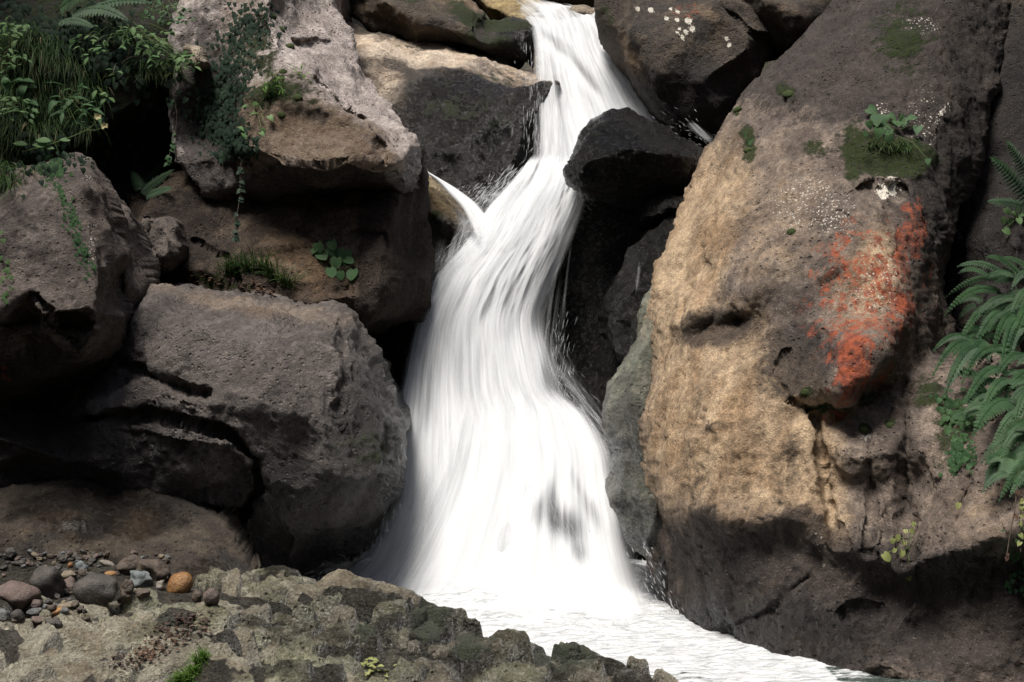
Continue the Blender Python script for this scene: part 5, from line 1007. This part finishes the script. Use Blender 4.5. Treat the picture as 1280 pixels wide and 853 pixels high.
# hawkweed
def hawkweed():
    h, _ = hit(30, 190); Y = h.y - .25; root = empty('hawkweed', W(28, 190, Y + .1), 'leaning yellow-flowered weed reaching over the dark gap at left', 'flower'); mb = MB()
    pts = [W(28, 190, Y + .08), W(60, 182, Y + .02), W(90, 171, Y), W(108, 163, Y)]; mb.tube(pts, .003, .002, 5); mb.tube([pts[-1], W(116, 157, Y), W(123, 149, Y)], .0018, .0012, 5); mb.tube([pts[-1], W(120, 163, Y), W(130, 159, Y)], .0018, .0012, 5); mb.build('stem', M_STEM, root)
    rnd = random.Random(3)
    for x, y in [(123, 146), (131, 158)]:
        fl = MB(); c = W(x, y, Y)
        for _ in range(34):
            a = rnd.uniform(0, 6.28); d = Vector((math.cos(a), -.5, math.sin(a) + .3)); leaf(fl, c, d, (0, -1, .3), rnd.uniform(.014, .022), .006, 'lance', .05, 0)
        fl.build('flower_head', M_FLOWER, root)
    for x, y, L in [(58, 174, 20), (54, 180, 20), (82, 173, 14), (28, 178, 18), (62, 183, 12)]:
        lm = MB(); leaf(lm, W(x + 6, y + 3, Y), (-1, -.1, .15), (0, -.7, .7), L * Y / F, L * .55 * Y / F, 'oval', .1, .1); lm.build('leaf', M_BRIGHT, root)
hawkweed()

# grasses
def grass(name, label, roots, n, length, seed, mat, lean=(0, -1, .2), spread=6, width=.0035, drop=.9, rocks=None, cat='grass', kind='stuff', group=None, mb=None):
    rnd = random.Random(seed); own = mb is None; mb = mb or MB(); first = None
    for _ in range(n):
        i = rnd.randrange(len(roots)); x, y = roots[i][0] + rnd.gauss(0, spread), roots[i][1] + rnd.gauss(0, spread * .6); p, nn = hit(x, y, rocks)
        first = first or p
        L = length * rnd.uniform(.5, 1.25) * p.y / F; d = Vector(lean) + Vector((rnd.uniform(-.8, .8), rnd.uniform(-.4, .3), rnd.uniform(-.2, .9))); d.normalize(); s = d.cross(Vector((0, -.4, 1))).normalized() * width * rnd.uniform(.5, 1.2)
        vs = []; k = 6; c = p.copy(); v = d.copy()
        for j in range(k + 1):
            w = s * (1 - (j / k) ** 1.8); vs += [c + w, c - w]; c = c + v * (L / k); v = (v + Vector((0, 0, -drop * .38))).normalized()
        mb.add(vs, [(j * 2, j * 2 + 2, j * 2 + 3, j * 2 + 1) for j in range(k)])
    if own:
        o = mb.build(name, mat, None, True); tag(o, label, cat, group, kind); recentre(o)
bank = [(x, y) for x, y in [(5, 60), (20, 70), (35, 50), (50, 60), (60, 80), (30, 90), (75, 70), (90, 85), (15, 120), (35, 130), (55, 120), (70, 140), (95, 110), (20, 160), (45, 165), (65, 160), (5, 190), (10, 210), (110, 120), (5, 230), (20, 140), (90, 150), (100, 160)]]
grass('grass', 'long drooping dark green grass covering the left bank', bank, 2700, 60, 61, M_GRASS, spread=10, drop=1.0, width=.0022)
grass('dry_grass', 'thin straw-coloured grass blades among the left bank grass', bank + [(165, 85), (200, 95)], 110, 60, 62, M_STRAW, spread=14, drop=.7, width=.002)
grass('grass', 'drooping grass tuft under the bright leafy shrub', [(190, 84), (205, 88), (215, 92), (180, 90)], 240, 44, 63, M_GRASS, spread=6, drop=.7, lean=(.4, -1, 0))
grass('grass', 'dark green grass tuft growing on the brown shelf', [(300, 340), (315, 338), (330, 340), (345, 350), (360, 358), (290, 344)], 330, 34, 64, M_GRASS, spread=5, lean=(0, -.5, .8), drop=.6)
grass('grass', 'small grass tuft on the mossy shoulder of the leaning boulder', [(340, 118), (335, 124), (345, 112)], 80, 24, 65, M_GRASS, spread=4, lean=(0, -.5, .8), drop=.7, width=.0025)
grass('grass', 'bright green grass tuft on the foreground ledge', [(226, 850), (236, 846), (246, 840), (250, 828), (255, 822), (232, 856), (218, 858)], 420, 20, 66, M_GRASSB, spread=4, lean=(0, -.6, .8), drop=.4, width=.0018)
grass('grass', 'short grass below the ledge plant on the tan boulder', [(1110, 182), (1125, 186), (1135, 184), (1090, 184)], 110, 18, 67, M_GRASS, spread=5, drop=.8, width=.002)

# moss cushions on the boulders: small rounded cushions
def cushion(px, py, r, label, seed, squash=.5):
    p, n = hit(px, py); R = r * p.y / F; m = 14; me_v = []; fs = []
    for i in range(m + 1):
        th = math.pi * i / m
        for j in range(m * 2): ph = math.pi * j / m; me_v.append((math.sin(th) * math.cos(ph), math.sin(th) * math.sin(ph), math.cos(th)))
    v = np.array(me_v); v = v * (1 + .22 * fbm(v * 2.2 + seed, 3, seed))[:, None]
    q = Vector(n).to_track_quat('Z', 'Y').to_matrix(); v = v * np.array([1, .8, squash]) * R; v = v @ np.array(q).T + np.array(p)
    for i in range(m):
        for j in range(m * 2): a = i * m * 2 + j; b = i * m * 2 + (j + 1) % (m * 2); fs.append((a, b, b + m * 2, a + m * 2))
    mb = MB(); mb.add(v.tolist(), fs); o = mb.build('moss_cushion', M_MOSS, None, True); tag(o, label, 'moss', 'moss cushions dotting the boulders'); recentre(o)
def moss_mat():
    g = NT('moss_velvet'); pos = g.n('NewGeometry').outputs['Position']; n = g.noise(pos, 220, 4, 0.7)
    g.out(g.n('BsdfPrincipled', None, Base_Color=g.mix(n, (0.012, 0.02, 0.004), (0.05, 0.075, 0.014)), Roughness=1.0, Normal=g.n('Bump', None, Strength=1.0, Distance=.008, Height=n))); return g.m
M_MOSS = moss_mat()
for i, (x, y, r, l) in enumerate([(1007, 491, 6, 'small moss cushion left of the orange lichen'), (1030, 511, 9, 'flat moss cushion under the orange lichen bulge'), (1052, 511, 7, 'flat moss cushion at the lip under the orange lichen'), (1088, 498, 8, 'dark moss cushion right of the orange lichen foot'),
        (1080, 537, 6, 'moss cushion below and right of the orange lichen'), (1112, 532, 7, 'rightmost moss cushion below the orange lichen'), (986, 118, 9, 'moss cushion high on the left shoulder of the tan boulder'), (922, 137, 7, 'moss cushion on the upper left edge of the tan boulder'),
        (989, 290, 7, 'moss cushion above the pitted middle of the tan boulder'), (936, 188, 8, 'moss cushion under the tiny seedling'),
        (341, 20, 7, 'topmost moss cushion on the leaning boulder'), (352, 38, 8, 'second moss cushion from the top on the leaning boulder'), (362, 58, 7, 'moss cushion beside the crack of the leaning boulder'), (354, 90, 6, 'moss cushion near the bright weed on the leaning boulder'), (372, 122, 7, 'moss cushion right of the weeds on the leaning boulder'), (352, 144, 6, 'lowest moss cushion on the leaning boulder')]):
    cushion(x, y, r * 0.9, l, i)

# ------------------------------------------------------------------ stones on the foreground bed
def stone_mat(name, c1, c2, rough=.6):
    g = NT(name); pos = g.n('NewGeometry').outputs['Position']; n = g.noise(pos, 30, 6, .65); n2 = g.noise(pos, 140, 4, .7)
    col = g.mix(g.step(n, .38, .62), c1, c2); col = g.mix(1.0, col, g.mix(n2, (.4, .4, .4), (1.3, 1.3, 1.3)), 'MULTIPLY')
    g.out(g.n('BsdfPrincipled', None, Base_Color=col, Roughness=rough, Normal=g.n('Bump', None, Strength=1.0, Distance=.01, Height=g.math('ADD', n, g.math('MULTIPLY', n2, .5))))); return g.m
SM = dict(ochre=stone_mat('stone_ochre', (.34, .18, .06), (.24, .115, .04), .4), dark=stone_mat('stone_dark', (.045, .04, .036), (.08, .07, .06)), grey=stone_mat('stone_grey', (.14, .145, .14), (.09, .095, .095)), brown=stone_mat('stone_brown', (.11, .08, .058), (.065, .05, .04)),
          pink=stone_mat('stone_pink', (.15, .105, .088), (.10, .075, .065)), tan=stone_mat('stone_tan', (.24, .195, .13), (.16, .13, .09)), blue=stone_mat('stone_bluegrey', (.12, .145, .15), (.20, .22, .22)), pale=stone_mat('stone_pale', (.30, .26, .22), (.20, .18, .15)))
def stone(px, py, rx, ry, c, label, seed, rot=0, ang=.5, group=None, name='stone', rocks=('F1', 'L4')):
    """px, py: centre in the photo; it sits on the bed below that point"""
    h, n = hit(px, py + ry * .75, rocks); Y = h.y; R = rx * Y / F; H = ry * Y / F; c0 = np.array([Y * (px - 640) / F, Y, h.z + H * .6])
    m = 16; vv = []
    for i in range(m + 1):
        th = math.pi * i / m
        for j in range(m * 2): ph = math.pi * j / m; vv.append((math.sin(th) * math.cos(ph), math.sin(th) * math.sin(ph), math.cos(th)))
    v = np.array(vv); s = seed * 3.1
    rad = 1 + .16 * fbm(v * 1.3 + s, 3, seed) + ang * .8 * (facet(v * 1.3 + s, seed) - .1) + .05 * fbm(v * 7 + s, 4, seed)
    v = v * rad[:, None] * np.array([R, (R + H) / 2, H]); a = math.radians(rot); rm = np.array([[math.cos(a), 0, math.sin(a)], [0, 1, 0], [-math.sin(a), 0, math.cos(a)]]); v = v @ rm.T + c0
    fs = [(i * m * 2 + j, (i + 1) * m * 2 + j, (i + 1) * m * 2 + (j + 1) % (m * 2), i * m * 2 + (j + 1) % (m * 2)) for i in range(m) for j in range(m * 2)]
    mb = MB(); mb.add(v.tolist(), fs); o = mb.build(name, SM[c], None, True); tag(o, label, 'stone', group); recentre(o)
G1 = 'loose stones on the bed behind the foreground ledge'
for i, (x, y, rx, ry, c, l, rot, ang) in enumerate([
    (225, 729, 18, 15, 'ochre', 'egg-shaped orange stone standing in front of the low boulder', -50, .12), (247, 744, 8, 9, 'brown', 'small brown stone just right of the orange egg-shaped stone', 0, .4), (265, 745, 11, 12, 'pink', 'pinkish upright stone at the right end of the stone row', 0, .4),
    (176, 723, 15, 12, 'blue', 'angular blue-grey stone left of the orange egg-shaped stone', 30, .9), (120, 734, 31, 19, 'dark', 'biggest dark rounded stone in the middle of the row', -5, .5), (22, 742, 30, 18, 'pink', 'broad brownish pink stone at the left edge', 0, .5),
    (60, 727, 24, 22, 'dark', 'dark stone between the broad pink one and the biggest dark one', 20, .6), (86, 719, 10, 7, 'tan', 'tan stone on top of the pile left of the biggest dark stone', 10, .5), (87, 731, 11, 9, 'pink', 'mauve stone under the tan stone', 0, .6), (103, 709, 9, 9, 'blue', 'small grey triangular stone behind the biggest dark stone', 30, 1.0),
    (139, 717, 9, 4, 'ochre', 'flat orange pebble lying behind the biggest dark stone', 0, .2), (134, 704, 11, 4, 'pale', 'long pale pebble at the back of the bed', 18, .3), (163, 706, 19, 12, 'brown', 'brown knobbly stone leaning against the low boulder', 0, .7), (192, 713, 24, 15, 'brown', 'rusty brown stone behind the blue-grey one', 20, .7),
    (88, 706, 3.5, 4, 'ochre', 'tiny orange pebble at the back of the bed', 0, .2), (72, 764, 12, 6, 'ochre', 'flat orange-brown pebble at the front edge of the bed', -5, .6), (45, 754, 10, 6, 'pink', 'small mauve pebble in front of the dark stones', 0, .6), (45, 764, 11, 5, 'grey', 'flat grey pebble left of the flat orange-brown one', 0, .5),
    (47, 774, 10, 6, 'pink', 'reddish pebble in front of the flat grey one', 0, .5), (81, 757, 12, 4.5, 'tan', 'flat greenish tan pebble behind the orange-brown one', -6, .3), (68, 778, 12, 6, 'dark', 'dark wet pebble in front of the flat orange-brown one', 0, .7), (22, 769, 9, 8, 'dark', 'dark round pebble in front of the broad pink stone', 0, .4),
    (4, 768, 9, 9, 'grey', 'grey pebble cut by the left edge of the picture', 0, .4), (155, 746, 8, 8, 'brown', 'brown pebble right below the biggest dark stone', 20, .7), (201, 731, 6, 8, 'pale', 'small pale pebble left of the orange egg-shaped stone', 0, .7), (160, 733, 8, 10, 'brown', 'brown stone below the blue-grey stone', 0, .7),
    (14, 690, 8, 8, 'dark', 'dark stone at the back left of the bed', 0, .7), (205, 722, 7, 5, 'brown', 'rust stone touching the orange egg-shaped stone', 0, .7), (178, 741, 10, 6, 'brown', 'flat brown stone under the blue-grey stone', 10, .7)]):
    stone(x, y, rx, ry, c, l, 200 + i, rot, ang, G1)
rs = random.Random(9)
for i in range(150):
    x = rs.uniform(-5, 125) if rs.random() < .7 else rs.uniform(100, 215); y = rs.uniform(689, 722) if i < 112 else rs.uniform(738, 776)
    if i >= 112: x = rs.uniform(0, 110)
    r = rs.uniform(2.5, 6.5); stone(x, y, r, r * rs.uniform(.55, .9), rs.choice(['dark', 'dark', 'brown', 'brown', 'pink', 'grey', 'dark', 'tan']), 'one of the thumb-sized dark pebbles filling the gaps of the bed', 300 + i, rs.uniform(-30, 30), .7, 'small pebbles filling the gaps of the bed', 'pebble')

# dead leaves and bark chips caught on the ledge
def litter(px_list, n, spread, label, seed, mat, size=(3, 7)):
    rnd = random.Random(seed); mb = MB()
    for _ in range(n):
        i = rnd.randrange(len(px_list)); x, y = px_list[i][0] + rnd.gauss(0, spread), px_list[i][1] + rnd.gauss(0, spread * .45); h, nn = hit(x, y, ['F1', 'L2', 'L3']); L = rnd.uniform(*size) * h.y / F
        a = rnd.uniform(0, 6.28); leaf(mb, h + Vector((0, -.004, .006)), (math.cos(a), math.sin(a), rnd.uniform(-.1, .4)), (rnd.uniform(-.4, .4), -.3, 1), L, L * rnd.uniform(.4, .8), 'oval', .25, .2)
    o = mb.build('fallen_leaves', mat, None, True); tag(o, label, 'leaf litter', kind='stuff'); recentre(o)
litter([(205, 790), (215, 800), (200, 805), (180, 822), (160, 830), (190, 818), (240, 775), (250, 790), (225, 780)], 420, 12, 'dark brown leaf litter caught in the hollows of the foreground ledge', 71, M_DEAD)
litter([(462, 830), (470, 840), (478, 838), (458, 846), (468, 834), (480, 848)], 26, 7, 'few yellow green leaves lying in a dark hollow of the foreground ledge', 72, M_YEL, (6, 10))
litter([(240, 350), (270, 352), (300, 358), (330, 366), (225, 345)], 140, 9, 'brown leaf litter along the foot of the brown shelf', 73, M_DEAD, (4, 8))
